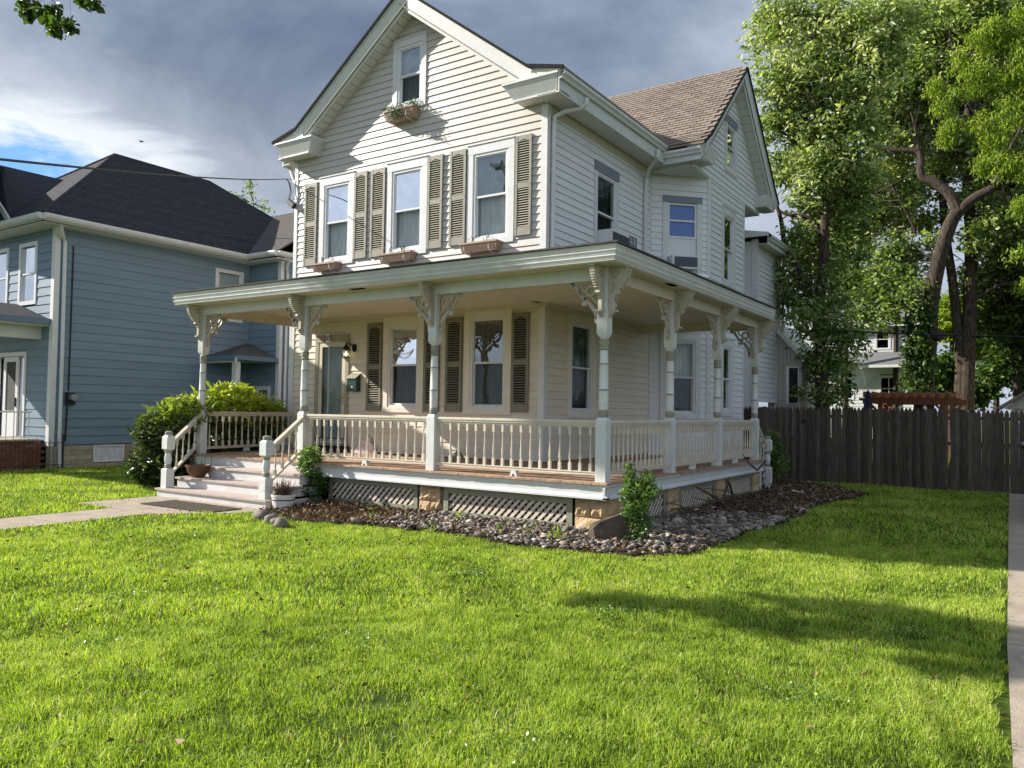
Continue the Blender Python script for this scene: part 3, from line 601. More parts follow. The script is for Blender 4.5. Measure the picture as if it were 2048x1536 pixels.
# eave returns across the gable foot
def ret(s):
    X = lambda v: rx+s*(v-rx); mb = MB(); t0, t1, b0, b1 = hx(-3.80), hx(-2.58), hx(-3.60), hx(-2.66); zt, zb = hz_(7.84), hz_(7.56); yo = yf-.03; yi = yf+.06
    A = [(X(b0), yi+.02, zb), (X(b1), yi+.02, zb), (X(b1), H, zb), (X(b0), H, zb), (X(t0), yo, zt), (X(t1), yo, zt), (X(t1), H, zt), (X(t0), H, zt)]
    if s < 0: A = [A[i] for i in (1, 0, 3, 2, 5, 4, 7, 6)]
    mb.hexa(A); mb.build('eave_return', 'fascia', house)
    mb = MB(); x0, x1 = sorted((X(t0), X(t1))); mb.box(x0-.01, x1+.01, yo-.015, H, zt, zt+.035)
    x0, x1 = sorted((X(b0), X(b1))); mb.box(x0, x1, yi-.0, yi+.03, zb-.03, zb); mb.build('return_cap', 'trim', house)
    for i in range(6):
        m2 = MB(); a = x0+(x1-x0)*i/6; m2.box(a+.006, a+(x1-x0)/6, yi+.03, H-.002, zb-.02, zb-.001); m2.build('soffit_board', 'soffit', house)
ret(1); ret(-1)
# side eaves
def eave(P, u0, u1, w, zs, zg, nb, gut=True, name='gutter', g0=None):
    for i in range(nb):
        a = u0+(u1-u0)*i/nb; b = u0+(u1-u0)*(i+1)/nb-.012; s = MB(); s.hexa([P(a, 0, zs), P(b, 0, zs), P(b, w, zs), P(a, w, zs), P(a, 0, zs+.015), P(b, 0, zs+.015), P(b, w, zs+.015), P(a, w, zs+.015)]); s.build('soffit_board', 'soffit', house)
    if g0 is not None: u0 = g0
    mb = MB(); mb.hexa([P(u0, w, zs-.03), P(u1, w, zs-.03), P(u1, w+.02, zs-.03), P(u0, w+.02, zs-.03), P(u0, w, zg), P(u1, w, zg), P(u1, w+.02, zg), P(u0, w+.02, zg)]); mb.build('fascia_board', 'fascia', house)
    if gut:
        A = [(w+.021, zg-.13), (w+.07, zg-.13), (w+.085, zg-.09), (w+.125, zg-.05), (w+.125, zg-.005), (w+.13, zg), (w+.115, zg), (w+.11, zg-.04), (w+.035, zg-.11), (w+.035, zg), (w+.021, zg)]
        g = MB(); g.prism([P(u0, a, z) for a, z in A], [P(u1, a, z) for a, z in A]); g.build(name, 'trim', house)
ow = ex-HX-.12
PE = lambda u, o, z: (HX+o, u, z)
eave(PE, H-.0, YC-.05, ow, hz_(7.52), hz_(7.88), 24, g0=yf)
PL = lambda u, o, z: (XL-o, u, z)
eave(PL, H-.0, YB, ow, hz_(7.52), hz_(7.78), 4)
s = MB(); s.box(HX-.001, ex-.1, yf+.06, H, hz_(7.52), hz_(7.52)+.02); s.box(rx-(ex-.1-rx), XL, yf+.06, H, hz_(7.52), hz_(7.52)+.02); s.build('soffit', 'soffit', house)
# cream frieze strip under the side eave
mb = MB(); fbox(mb, FE, H+.08, YC-.06, .017, .024, EAVE-.15, EAVE); mb.build('frieze', 'cream', house)
def spout(pts, name='downspout', m='trim', r=.042, parent=None):
    mb = MB(); pts = [Vector(p) for p in pts]; mb.tube(pts, r, 8); mb.build(name, m, parent or house, True)
gz = hz_(7.66)
spout([(ex-.02, H+.45, gz), (ex-.03, H+.45, gz-.10), (ex-.12, H+.42, gz-.17), (HX+.20, H+.22, gz-.26), (HX+.07, H+.14, gz-.34), (HX+.065, H+.13, gz-.6), (HX+.065, H+.13, 4.45)], m='trim')
spout([(ex-.02, YC-.85, gz), (ex-.04, YC-.85, gz-.14), (HX+.22, YC-.6, gz-.3), (HX+.08, YC-.42, gz-.42), (HX+.065, YC-.42, gz-.7), (HX+.065, YC-.42, 4.5)])
spout([(XL-.45, H+.2, gz-.1), (XL-.25, H+.15, gz-.45), (XL-.06, H+.1, gz-.6), (XL-.055, H+.07, gz-.9), (XL-.055, H+.07, 4.3)])
mb = MB(); mb.box(XL-.055, XL, H-.03, H+.05, DZ-.6, 4.4); each(mb, 'corner_board', 'trim', house)
# wing roof (ridge along x), gable towards +x
wy = AW[0]; wz = hz_(10.70); wx1 = WX+.36; y0e = hy(7.92); y1e = hy(14.15); zk2, ze2 = hz_(8.15), hz_(7.80); k0 = hy(8.42); k1 = hy(13.75); xin = rx
pw = [(y0e, ze2), (k0, zk2), (wy, wz), (k1, zk2), (y1e, ze2)]; tw = [(y, z+.035) for y, z in pw]
mb = MB()
for i in range(4):
    A = [pw[i], pw[i+1], tw[i+1], tw[i]]; xs = xin if i in (1, 2) else HX+.0
    mb.prism([(xs, y, z) for y, z in A], [(wx1+.02, y, z) for y, z in A])
wr = mb.build('roof', 'shingle', house)
mb = MB()
for i in range(4):
    a, b = tw[i], tw[i+1]; A = [(a[0], a[1]-.06), (b[0], b[1]-.06), (b[0], b[1]+.012), (a[0], a[1]+.012)]
    mb.prism([(wx1+.02, y, z) for y, z in A], [(wx1+.045, y, z) for y, z in A])
mb.build('shingle_edge', 'shingle_edge', wr)
# shingle tabs on the slope towards the street
sd_ = Vector((0, wy-k0, wz-zk2)); SLn = sd_.length; sd_.normalize(); nn_ = Vector((0, -sd_.z, sd_.y))
tabw, exps = .245, .135; tab = MB()
tab.add([(-tabw/2+.009, 0, 0), (tabw/2-.009, 0, 0), (tabw/2-.009, 0, .02), (-tabw/2+.009, 0, .02), (-tabw/2+.006, exps+.01, -.004), (tabw/2-.006, exps+.01, -.004), (tabw/2-.006, exps+.01, .003), (-tabw/2+.006, exps+.01, .003)], [(0, 1, 2, 3), (3, 2, 6, 7), (0, 3, 7, 4), (1, 5, 6, 2)])
tm = tab.mesh('shingle', 'shingle'); th = math.atan2(sd_.z, sd_.y); cand = []
fl_ = Vector((0, k0-y0e, zk2-ze2)); FL_ = fl_.length; fl_.normalize()
for r_ in range(-4, int(SLn/exps)+1):
    base = Vector((0, k0, zk2+.035))+(sd_*(r_*exps)+nn_*.012 if r_ >= 0 else fl_*(r_*exps)+Vector((0, 0, .014)))
    zrow = base.z
    for c_ in range(60):
        x = wx1+.02-tabw/2-(c_+(.5 if r_ % 2 else 0))*tabw
        if r_ % 2 and c_ == 0: pass
        if x < rx: break
        zmain = rz-(x-rx)*(rz-zk)/(kx-rx) if x < kx else ze2+.1
        if zrow < zmain-(.12 if r_ >= 0 else .3) or (r_ < 0 and x < HX-.1): continue
        px, py, dz = proj(np.array([[x, base.y, base.z]])); 
        cand.append((dz[0], x, base.copy(), th if r_ >= 0 else math.atan2(fl_.z, fl_.y)))
cand.sort(key=lambda t: t[0])
rest = MB()
for i, (dz, x, b, th) in enumerate(cand):
    if i < 300: link('shingle', tm, wr, (x, b.y+rnd.uniform(-.004, .004), b.z+rnd.uniform(0, .004)), (th, rnd.uniform(-.01, .01), 0))
    else:
        for_v = [(x+v.co.x, b.y+v.co.y*math.cos(th)-v.co.z*math.sin(th), b.z+v.co.y*math.sin(th)+v.co.z*math.cos(th)) for v in tm.vertices]; rest.add(for_v, [tuple(p.vertices) for p in tm.polygons])
if rest.v: rest.build('shingles', 'shingle', wr)['kind'] = 'stuff'
mb = MB()
for i in range(26):                            # shingles of the flare and the ridge caps
    x = wx1-i*.2; mb.prism([(x-.19, wy-.13, wz-.07), (x-.19, wy, wz+.055), (x-.19, wy+.13, wz-.07)], [(x, wy-.13, wz-.055), (x, wy, wz+.07), (x, wy+.13, wz-.055)])
mb.build('ridge_cap', 'shingle', wr)
PW = lambda u, o, z: (WX+o, u, z)
rake_generic(PW, (k0-.35, zk2-.35*.95), (wy, wz), .36, 0, .27, .07, .035, 16, 'trim'); rake_generic(PW, (k1+.35, zk2-.35*.95), (wy, wz), .36, 0, .27, .07, .035, 18, 'trim')
for s, e_, k_ in ((-1, y0e, k0), (1, y1e, k1)):
    zt, zb = hz_(7.86), hz_(7.56); a, b = e_-s*.03, e_-s*.95; mb = MB(); q = sorted((a, b))
    mb.hexa([(WX, q[0]+.06, zb), (WX+.28, q[0]+.08, zb), (WX+.28, q[1]-.08, zb), (WX, q[1]-.06, zb), (WX, q[0], zt), (WX+.37, q[0], zt), (WX+.37, q[1], zt), (WX, q[1], zt)]); mb.build('eave_return', 'trim', house)
# wing eave towards the street and the soffits over the cut corners
PN = lambda u, o, z: (u, y0e+.45-o, z)
eave(PN, HX+.35, WX+.30, .36, hz_(7.50), hz_(7.74), 6)
mb = MB(); zs = EAVE-.075; mb.prism([(HX, GE0-.12, zs), (WX, GE0-.12, zs), (WX, YW0, zs)], [(HX, GE0-.12, zs+.03), (WX, GE0-.12, zs+.03), (WX, YW0, zs+.03)])
mb.box(rx, WX+.3, GE1-.1, y1e-.08, zs+.16, zs+.20); mb.prism([(WX, YW1, zs), (WX, GE1+.1, zs), (HX, GE1+.1, zs)], [(WX, YW1, zs+.03), (WX, GE1+.1, zs+.03), (HX, GE1+.1, zs+.03)]); mb.build('soffit', 'soffit', house)
mb = MB(); mb.box(HX, WX+.0, GE0-.14, GE0-.10, zs-.01, zs+.24); mb.box(WX-.02, WX+.03, GE0-.14, GE0+.10, zs-.02, zs+.24); mb.build('frieze', 'fascia', house)
# rear block
RX = -1.62; RY = hy(13.9)
mb = MB(); mb.box(HX-2, RX, RY, RY+.04, .1, hz_(6.75)); mb.build('rear_panel', 'siding_side_lifted', house)
FR_ = Fr((RX, 0), (0, 1), (1, 0)); siding(FR_, 2.0, hz_(6.75), const(RY), const(RY+2.4), [], 'siding_side_lifted', house)
mb = MB(); mb.box(RX-.14, RX+.03, RY-.03, RY+.06, .1, hz_(6.8)); each(mb, 'corner_board', 'trim', house)
PR = lambda u, o, z: (RX+o, u, z)
eave(PR, RY-.1, RY+2.6, .30, hz_(6.62), hz_(6.86), 6)
mb = MB(); mb.hexa([(RX-3, RY-.3, hz_(6.86)), (RX+.4, RY-.3, hz_(6.86)), (RX+.4, RY+2.7, hz_(6.86)), (RX-3, RY+2.7, hz_(6.86)), (RX-3, RY-.3, hz_(7.6)), (RX+.38, RY-.3, hz_(6.9)), (RX+.38, RY+2.7, hz_(6.9)), (RX-3, RY+2.7, hz_(7.6))]); mb.build('roof', 'roof_gray', house); mb = MB(); mb.hexa([(RX-3, RY-.32, hz_(6.80)), (RX+.40, RY-.32, hz_(6.80)), (RX+.40, RY-.305, hz_(6.80)), (RX-3, RY-.305, hz_(6.80)), (RX-3, RY-.32, hz_(7.55)), (RX+.40, RY-.32, hz_(6.90)), (RX+.40, RY-.305, hz_(6.90)), (RX-3, RY-.305, hz_(7.55))]); mb.build('fascia_board', 'trim', house); flush()
spout([(RX+.38, RY+2.3, hz_(6.7)), (RX+.1, RY+2.3, hz_(6.5)), (RX+.07, RY+2.3, 2.2)])
# rear lean-to annex with vertical boards
SY = 14.2; sc_ = lambda x: CAM.x+(x-CAM.x)*(SY-CAM.y)/(16.5-CAM.y); sz = lambda z: CAM.z+(z-CAM.z)*(SY-CAM.y)/(16.5-CAM.y)
xa, xb, za, zb_ = sc_(-2.5), sc_(-1.45), sz(4.60), sz(3.42); nb = 9
for i in range(nb):
    a = xa+(xb-xa)*i/nb; b = xa+(xb-xa)*(i+1)/nb-.012; f = lambda x: za+(zb_-za)*(x-xa)/(xb-xa)
    mb = MB(); mb.prism([(a, SY, .1), (b, SY, .1), (b, SY, f(b)), (a, SY, f(a))], [(a, SY+.05, .1), (b, SY+.05, .1), (b, SY+.05, f(b)), (a, SY+.05, f(a))]); mb.build('annex_board', 'shed_board', house)
mb = MB(); mb.box(xa, xb, SY+.03, SY+3, .1, zb_-.05); mb.build('annex', 'shed_board', house)
mb = MB(); mb.prism([(xa, SY-.1, za), (xb+.08, SY-.1, zb_-.08), (xb+.08, SY-.1, zb_+.0), (xa, SY-.1, za+.1)], [(xa, SY+3, za), (xb+.08, SY+3, zb_-.08), (xb+.08, SY+3, zb_), (xa, SY+3, za+.1)]); mb.build('annex_roof', 'trim', house)
mb = MB(); xw0, xw1, zw0, zw1 = sc_(-1.93), sc_(-1.53), sz(2.0), sz(3.20); mb.box(xw0, xw1, SY-.04, SY-.002, zw0, zw1); w = mb.build('window', 'trim', house)
mb = MB(); mb.box(xw0+.09, xw1-.03, SY-.05, SY-.041, zw0+.03, zw1-.05); mb.build('pane', 'room', w)
mb = MB(); a = sc_(-2.44); mb.box(a, a+.17, SY-.05, SY-.002, 1.2, sz(3.06)); dd2 = mb.build('door', 'vinyl', house)
mb = MB(); mb.box(a+.03, a+.13, SY-.06, SY-.051, 1.9, sz(2.98)); mb.build('pane', 'glass_bright', dd2)
lx, lz = sc_(-2.29), sz(3.42); lt2 = thing('wall_lantern', (lx, SY, lz), 'small black lantern on the beige annex wall above the fence', 'lantern')
q = MB(); q.box(lx-.04, lx+.02, SY-.03, SY, lz-.02, lz+.08); q.tube([(lx, SY-.03, lz+.04), (lx, SY-.12, lz+.1), (lx, SY-.14, lz+.04)], .01, 5); q.build('bracket', 'black', lt2)
q = MB(); q.lathe((lx, SY-.14, lz-.12), [(.03, 0), (.055, .13), (.06, .135), (.01, .19)], 8); q.build('lantern_body', 'black', lt2)
# ------------------------------------------------------------------ the porch (parts of the house)
PX = [0, -2.82, -5.64, -8.44]; PY = [2.22, 4.37, 6.59]; PL0 = -8.62
# floor boards
n = 78
for i in range(n):
    a = PL0+(.145-PL0)*i/n; b = PL0+(.145-PL0)*(i+1)/n-.006
    mb = MB(); yb = H if b < HX+.2 else 2.3
    mb.box(a, b, -.155-rnd.random()*.008, yb, DZ-.028, DZ-rnd.random()*.003); mb.build('floor_board', 'deck', house)
n = 40
for i in range(n):
    a = 2.305+(6.80-2.305)*i/n; b = 2.305+(6.80-2.305)*(i+1)/n-.006
    mb = MB(); mb.box(HX-.02, .155+rnd.random()*.008, a, b, DZ-.028, DZ-rnd.random()*.003); mb.build('floor_board', 'deck_x', house)
# skirt boards with their foot moulding
def skirt(P, u0, u1):
    mb = MB(); q = lambda u, o, z: P(u, o, z)
    mb.hexa([q(u0, -.03, .53), q(u1, -.03, .53), q(u1, 0, .53), q(u0, 0, .53), q(u0, -.03, DZ-.03), q(u1, -.03, DZ-.03), q(u1, 0, DZ-.03), q(u0, 0, DZ-.03)])
    mb.prism([q(u0, 0, .59), q(u0, .012, .59), q(u0, .035, .56), q(u0, .035, .535), q(u0, 0, .53)], [q(u1, 0, .59), q(u1, .012, .59), q(u1, .035, .56), q(u1, .035, .535), q(u1, 0, .53)])
    mb.prism([q(u0, 0, DZ-.03), q(u0, .03, DZ-.03), q(u0, .03, DZ-.05), q(u0, 0, DZ-.07)], [q(u1, 0, DZ-.03), q(u1, .03, DZ-.03), q(u1, .03, DZ-.05), q(u1, 0, DZ-.07)])
    mb.build('skirt_board', 'skirt', house)
QS = lambda u, o, z: (u, -.105-o, z); QE = lambda u, o, z: (.105+o, u, z)
skirt(QS, -2.60, .14); skirt(QS, -5.02, -2.602); skirt(QE, -.14, 4.3); skirt(QE, 4.302, 6.75)
mb = MB(); mb.box(PL0, -7.95, -.12, -.09, .1, DZ-.03); mb.box(PL0, PL0+.03, -.12, H, .1, DZ-.03); mb.build('skirt_board', 'skirt', house)
mb = MB(); mb.box(PL0+.3, -.35, .5, 2.2, .1, .6); mb.box(HX-.3, -.45, 2.2, 6.2, .1, .6); mb.build('crawl_space_shade', 'under', house)  # near-black blocks stand in for the shade under the porch
# piers of rock-faced stone
def stone(x0, x1, y0, y1, z0, z1, fx=(0, -1)):
    """a block with a rough, swelling face on the outer sides"""
    mb = MB(); nx, ny, nz = 4, 4, 4; g = .008
    x0 += g; x1 -= g; y0 += g; y1 -= g; z0 += g; z1 -= g
    def face(P, nu, nv):
        base = len(mb.v)
        for j in range(nv+1):
            for i in range(nu+1):
                e = 0 if i in (0, nu) or j in (0, nv) else .028+rnd.uniform(-.014, .026); mb.v.append(P(i/nu, j/nv, e))
        for j in range(nv):
            for i in range(nu): a = base+j*(nu+1)+i; mb.f.append((a, a+1, a+nu+2, a+nu+1))
    face(lambda a, b, e: (x0+(x1-x0)*a, y0-e, z0+(z1-z0)*b), 5, 4); face(lambda a, b, e: (x1+e*.6, y0+(y1-y0)*a, z0+(z1-z0)*b), 5, 4)
    mb.add([(x0, y0, z1), (x1, y0, z1), (x1, y1, z1), (x0, y1, z1), (x0, y1, z0), (x1, y1, z0)], [(0, 1, 2, 3)]); return mb.weld().build('stone', 'sandstone', house)
def pier(x0, x1, y0, y1, rows):
    mb = MB(); mb.box(x0+.015, x1-.015, y0+.015, y1-.015, -.05, .525); mb.build('pier', 'mortar', house)
    for (a, b, za, zb, c, d) in rows: stone(x0+(x1-x0)*a, x0+(x1-x0)*b, y0+(y1-y0)*c, y0+(y1-y0)*d, za, zb)
pier(-.40, .07, -.02, .50, [(0, .5, .28, .51, 0, .5), (.5, 1, .28, .51, 0, .6), (0, 1, .02, .28, 0, 1), (.6, 1, .28, .51, .6, 1)])
pier(-3.06, -2.66, -.02, .3, [(0, 1, .29, .51, 0, 1), (0, .55, .02, .29, 0, 1), (.55, 1, .02, .29, 0, 1)])
pier(-.30, .07, 2.02, 2.50, [(0, 1, .28, .51, 0, 1), (0, 1, .02, .28, 0, .5), (0, 1, .02, .28, .5, 1)])
pier(-.30, .07, 4.18, 4.62, [(0, 1, .28, .51, 0, .5), (0, 1, .28, .51, .5, 1), (0, 1, .02, .28, 0, 1)])
pier(-.30, .07, 6.35, 6.74, [(0, 1, .28, .51, 0, 1), (0, 1, .02, .28, 0, 1)])
# lattice panels
def lattice(P, u0, u1, z0, z1, fw_=.075):
    mb = MB(); bx = lambda a, b, c, d, n0, n1: mb.hexa([P(a, n0, c), P(b, n0, c), P(b, n1, c), P(a, n1, c), P(a, n0, d), P(b, n0, d), P(b, n1, d), P(a, n1, d)])
    bx(u0, u1, z0, z0+fw_, 0, .022); bx(u0, u1, z1-fw_*1.2, z1, 0, .022); bx(u0, u0+fw_, z0+fw_, z1-fw_*1.2, 0, .024); bx(u1-fw_, u1, z0+fw_, z1-fw_*1.2, 0, .024)
    lp = mb.build('lattice_panel', 'lattice_frame', house)
    a0, a1, b0, b1 = u0+fw_, u1-fw_, z0+fw_, z1-fw_*1.2; hh = b1-b0; w = .043; pt = .112
    for sgn, n0, n1, mm in ((1, -.008, -.001, 'lattice'), (-1, -.030, -.020, 'lattice_back_shaded')):
        k = a0-hh
        while k < a1+hh:
            # strip centre line from (k, b0) to (k+sgn*hh, b1), clipped to the opening
            A = (k, b0) if sgn > 0 else (k+hh, b0); B = (A[0]+sgn*hh, b1); ts = [0, 1]
            for lim, s_ in ((a0, 1), (a1, -1)):
                t = (lim-A[0])/(B[0]-A[0])
                inside0 = (A[0]-lim)*s_ >= 0; inside1 = (B[0]-lim)*s_ >= 0
                if not inside0 and not inside1: ts = None; break
                if not inside0: ts[0] = max(ts[0], t)
                if not inside1: ts[1] = min(ts[1], t)
            if ts and ts[1]-ts[0] > .06:
                p0 = (A[0]+(B[0]-A[0])*ts[0], b0+hh*ts[0]); p1 = (A[0]+(B[0]-A[0])*ts[1], b0+hh*ts[1]); hw = w*.707
                s = MB(); s.hexa([P(p0[0]-hw, n0, p0[1]), P(p0[0]+hw, n0, p0[1]), P(p0[0]+hw, n1, p0[1]), P(p0[0]-hw, n1, p0[1]), P(p1[0]-hw, n0, p1[1]), P(p1[0]+hw, n0, p1[1]), P(p1[0]+hw, n1, p1[1]), P(p1[0]-hw, n1, p1[1])])
                s.build('lattice_strip', mm, lp)
            k += pt
TS = lambda u, o, z: (u, .02-o, z); TE = lambda u, o, z: (.03+o, u, z)
lattice(TS, -5.0, -3.10, .12, .53); lattice(TS, -2.60, -.44, .09, .53, .085)
lattice(TE, .54, 1.98, .10, .53); lattice(TE, 2.54, 4.14, .10, .53); lattice(TE, 4.66, 6.31, .12, .53)
# post
def postmesh():
    w = MB(); s = .074
    w.box(-s, s, -s, s, 0, .795); w.lathe((0, 0, .795), [(s*1.414, 0), (.07, .035)], 4, True)
    w.lathe((0, 0, 0), [(.05, .82), (.062, .955), (.060, 1.01), (.066, 1.03), (.063, 1.05), (.063, 1.16), (.0655, 1.17), (.0655, 1.20), (.061, 1.21), (.057, 1.50), (.060, 1.51), (.060, 1.535), (.056, 1.545), (.052, 1.67), (.052, 1.70)], 14)
    w.lathe((0, 0, 0), [(.05, 1.84), (.045, 1.86)], 12)
    w.lathe((0, 0, 1.855), [(.055, 0), (s*1.414, .06), (s*1.414, .36)], 4, True); w.box(-.062, .062, -.062, .062, 2.2, 2.80)
    r = MB(); r.lathe((0, 0, 0), [(.052, .825), (.060, .85), (.068, .885), (.064, .92), (.055, .945), (.050, .955)], 14)
    r.lathe((0, 0, 0), [(.052, 1.70), (.066, 1.715), (.066, 1.735), (.054, 1.745), (.056, 1.76), (.067, 1.79), (.060, 1.815), (.064, 1.835), (.052, 1.85)], 14)
    r.lathe((0, 0, 0), [(.066, 1.172), (.067, 1.185), (.066, 1.198)], 14); r.lathe((0, 0, 0), [(.0605, 1.512), (.062, 1.522), (.0605, 1.533)], 14)
    return w, r
w, r = postmesh(); PM, RM = w.mesh('porch_post', 'post_white', True), [q_.mesh('turned_ring', 'sage_ring', True) for q_ in islands(r)]
def ribbon(mb, pts, w, t, closed=False):
    """flat bar of width w following pts in the (x, z) plane, thickness t in y"""
    n = len(pts); A = []; B = []
    for i in range(n):
        p = Vector(pts[i]); a = Vector(pts[i-1] if closed or i else pts[i]); b = Vector(pts[(i+1) % n] if closed or i < n-1 else pts[i]); d = (b-a).normalized(); q = Vector((-d.y, d.x))*w/2
        A.append(p+q); B.append(p-q)
    for i in range(n if closed else n-1):
        j = (i+1) % n
        mb.hexa([(A[i].x, -t/2, A[i].y), (A[j].x, -t/2, A[j].y), (A[j].x, t/2, A[j].y), (A[i].x, t/2, A[i].y), (B[i].x, -t/2, B[i].y), (B[j].x, -t/2, B[j].y), (B[j].x, t/2, B[j].y), (B[i].x, t/2, B[i].y)])
def fan():                                     # spandrel bracket, corner at (0,0), spreading +x and down
    mb = MB(); t = .03; W, D = .40, .52
    mb.box(0, W+.03, -t/2, t/2, -.028, 0); mb.box(0, .028, -t/2, t/2, -D, -.028)
    ribbon(mb, [(.135+.062*math.cos(a*math.pi/8), -.125+.062*math.sin(a*math.pi/8)) for a in range(16)], .03, t, True)
    ribbon(mb, [(W, -.03), (.33, -.10), (.27, -.20), (.20, -.25), (.155, -.30), (.08, -.40), (.045, -.50)], .034, t)
    ribbon(mb, [(.19, -.19), (.235, -.235)], .04, t); ribbon(mb, [(.03, -.03), (.09, -.08)], .022, t)
    ribbon(mb, [(.29, -.03), (.25, -.10), (.20, -.14)], .022, t); ribbon(mb, [(.03, -.30), (.10, -.24), (.125, -.19)], .022, t); ribbon(mb, [(.23, -.22), (.17, -.21)], .03, t)
    ribbon(mb, [(.03, -.42), (.10, -.33), (.15, -.27)], .022, t); ribbon(mb, [(.34, -.03), (.30, -.14), (.24, -.2)], .018, t)
    mb.box(.20, .27, -t/2, t/2, -.315, -.255); mb.box(.02, .075, -t/2, t/2, -D-.03, -D+.06); mb.box(.385, .44, -t/2, t/2, -.06, .0)
    mb.prism([(.01+.04*math.cos(a*.7854), -t/2, -D-.045+.035*math.sin(a*.7854)) for a in range(8)], [(.01+.04*math.cos(a*.7854), t/2, -D-.045+.035*math.sin(a*.7854)) for a in range(8)])
    return mb.mesh('bracket', 'bracket')
def corbel():                                  # scroll bracket out to the cornice, spreads +x, top at z=0
    mb = MB(); t = .062
    mb.box(0, .32, -t/2-.012, t/2+.012, -.028, 0)
    P = [(0, -.028), (.285, -.028), (.285, -.07), (.27, -.14), (.235, -.21), (.18, -.27), (.145, -.31), (.15, -.345), (.12, -.37), (.085, -.375), (0, -.375)]
    mb.prism([(x, -t/2, z) for x, z in P], [(x, t/2, z) for x, z in P])
    mb.box(0, .09, -t/2, t/2, -.40, -.375); mb.box(0, .075, -t/2+.004, t/2-.004, -.56, -.40); mb.box(0, .115, -t/2-.006, t/2+.006, -.585, -.56); mb.prism([(0, -t/2, -.585), (.09, -t/2, -.585), (0, -t/2, -.66)], [(0, t/2, -.585), (.09, t/2, -.585), (0, t/2, -.66)])
    for i in range(8):
        k = i/7; x = .29-.12*k**1.6; z = -.06-.215*k; mb.box(x-.015, x+.014, -t/2-.004, t/2+.004, z-.009, z+.009)
    e = MB()
    for s in (-1, 1):
        y0, y1 = (s*(t/2+.002), s*(t/2)); P2 = [(.10+.05*math.cos(a)*(1-a/11), -.11+.05*math.sin(a)*(1-a/11)) for a in [i*.55 for i in range(12)]]
        m2 = MB(); ribbon(m2, P2, .018, .004); e.add([(x, y+s*(t/2), z) for x, y, z in m2.v], m2.f)
        m2 = MB(); ribbon(m2, [(.05, -.20), (.09, -.25), (.06, -.31), (.03, -.33)], .018, .004); e.add([(x, y+s*(t/2), z) for x, y, z in m2.v], m2.f)
    return mb.mesh('corbel', 'bracket'), [q_.mesh('carved_scroll', 'sage_ring') for q_ in islands(e)]
FM = fan(); CM, EM = corbel(); BB = 3.36       # beam underside
def add_post(x, y, fans, corb, top=3.55):
    p = link('porch_post', PM, house, (x, y, DZ), None, (1, 1, (top-DZ)/2.80*1.0)); 
    for q_ in RM: link('turned_ring', q_, p)
    sz_ = p.scale[2]
    for a in fans: ca, sa = math.cos(a), math.sin(a); o = link('bracket', FM, p, (x+.062*ca, y+.062*sa, DZ), (0, 0, a)); o.location = (.062*ca, .062*sa, (BB-DZ)/sz_); o.scale = (1, 1, 1/sz_)
    for a in corb:
        ca, sa = math.cos(a), math.sin(a)
        for me in [CM]+EM: o = link(me.name.split('.')[0], me, p, (x, y, DZ), (0, 0, a)); o.location = (.065*ca, .065*sa, (3.525-DZ)/sz_); o.scale = (1, 1, 1/sz_)
hp = math.pi/2
add_post(0, 0, [math.pi, hp], [-hp, 0]); add_post(PX[1], 0, [0, math.pi], [-hp]); add_post(PX[2], 0, [0, math.pi], [-hp]); add_post(PX[3], 0, [0, hp], [-hp])
add_post(0, PY[0], [hp, -hp], [0]); add_post(0, PY[1], [hp, -hp], [0]); add_post(0, PY[2], [-hp, math.pi], [0])
# beams, ceiling boards
mb = MB(); mb.box(PX[3]-.07, .07, -.07, .07, BB, 3.56); mb.build('porch_beam', 'fascia', house)
mb = MB(); mb.box(-.07, .07, .071, 6.66, BB, 3.56); mb.build('porch_beam', 'cream', house)
mb = MB(); mb.box(PX[3]-.07, PX[3]+.07, .071, H, BB, 3.56); mb.box(HX-.02, -.071, 6.52, 6.66, BB, 3.56); each(mb, 'porch_beam', 'cream', house)
mb = MB(); n = 56
for i in range(n):
    a = PL0+.1+(-.07-PL0-.1)*i/n; b = a+(-.07-PL0-.1)/n-.008; mb.box(a, b, .07, H if b < HX else 2.3, 3.545, 3.56)
mb.build('ceiling_boards', 'ceiling', house)['kind'] = 'stuff'
mb = MB(); n = 52
for i in range(n):
    a = 2.31+(6.55-2.31)*i/n; mb.box(HX, -.07, a, a+(6.55-2.31)/n-.008, 3.545, 3.56)
mb.build('ceiling_boards', 'ceiling', house)['kind'] = 'stuff'
mb = MB(); mb.box(PL0, .1, 0, H, 3.562, 3.58); mb.box(HX, .1, H, 6.7, 3.562, 3.58); mb.build('ceiling_back', 'sage_ring', house)
mb = MB(); fbox(mb, FS, XL+.1, HX, .018, .06, 3.47, 3.545); fbox(mb, FE, H, YC, .018, .06, 3.47, 3.545); mb.build('ceiling_trim', 'cream', house)
# cornice: three stepped, back-leaning bands with lit lips, mitred at the corner
FO = .44; ZT, ZB_ = 3.735, 3.525
prof_c = [(.0, ZT), (.0, ZT-.014), (-.030, ZT-.060), (-.004, ZT-.070), (-.004, ZT-.080), (-.038, ZT-.126), (-.012, ZT-.137), (-.012, ZT-.147), (-.048, ZT-.190), (-.024, ZT-.200), (-.040, ZB_-.004), (-.12, ZB_-.004), (-.12, ZT)]
cR, cL, cB = .37, PL0-.20, 6.74
def cornice(mode):
    A, B = [], []
    for o, z in prof_c:
        if mode == 'f': A.append((cL-(o), -FO-o, z)); B.append((cR+o, -FO-o, z))
        elif mode == 's': A.append((cR+o, -FO-o, z)); B.append((cR+o, cB+o, z))
        else: A.append((cL-o, 1.75, z)); B.append((cL-o, -FO-o, z))
    return A, B
for mode in 'fsl':
    A, B = cornice(mode); mb = MB(); mb.prism(A, B); mb.build('cornice', 'fascia' if mode != 's' else 'trim', house)
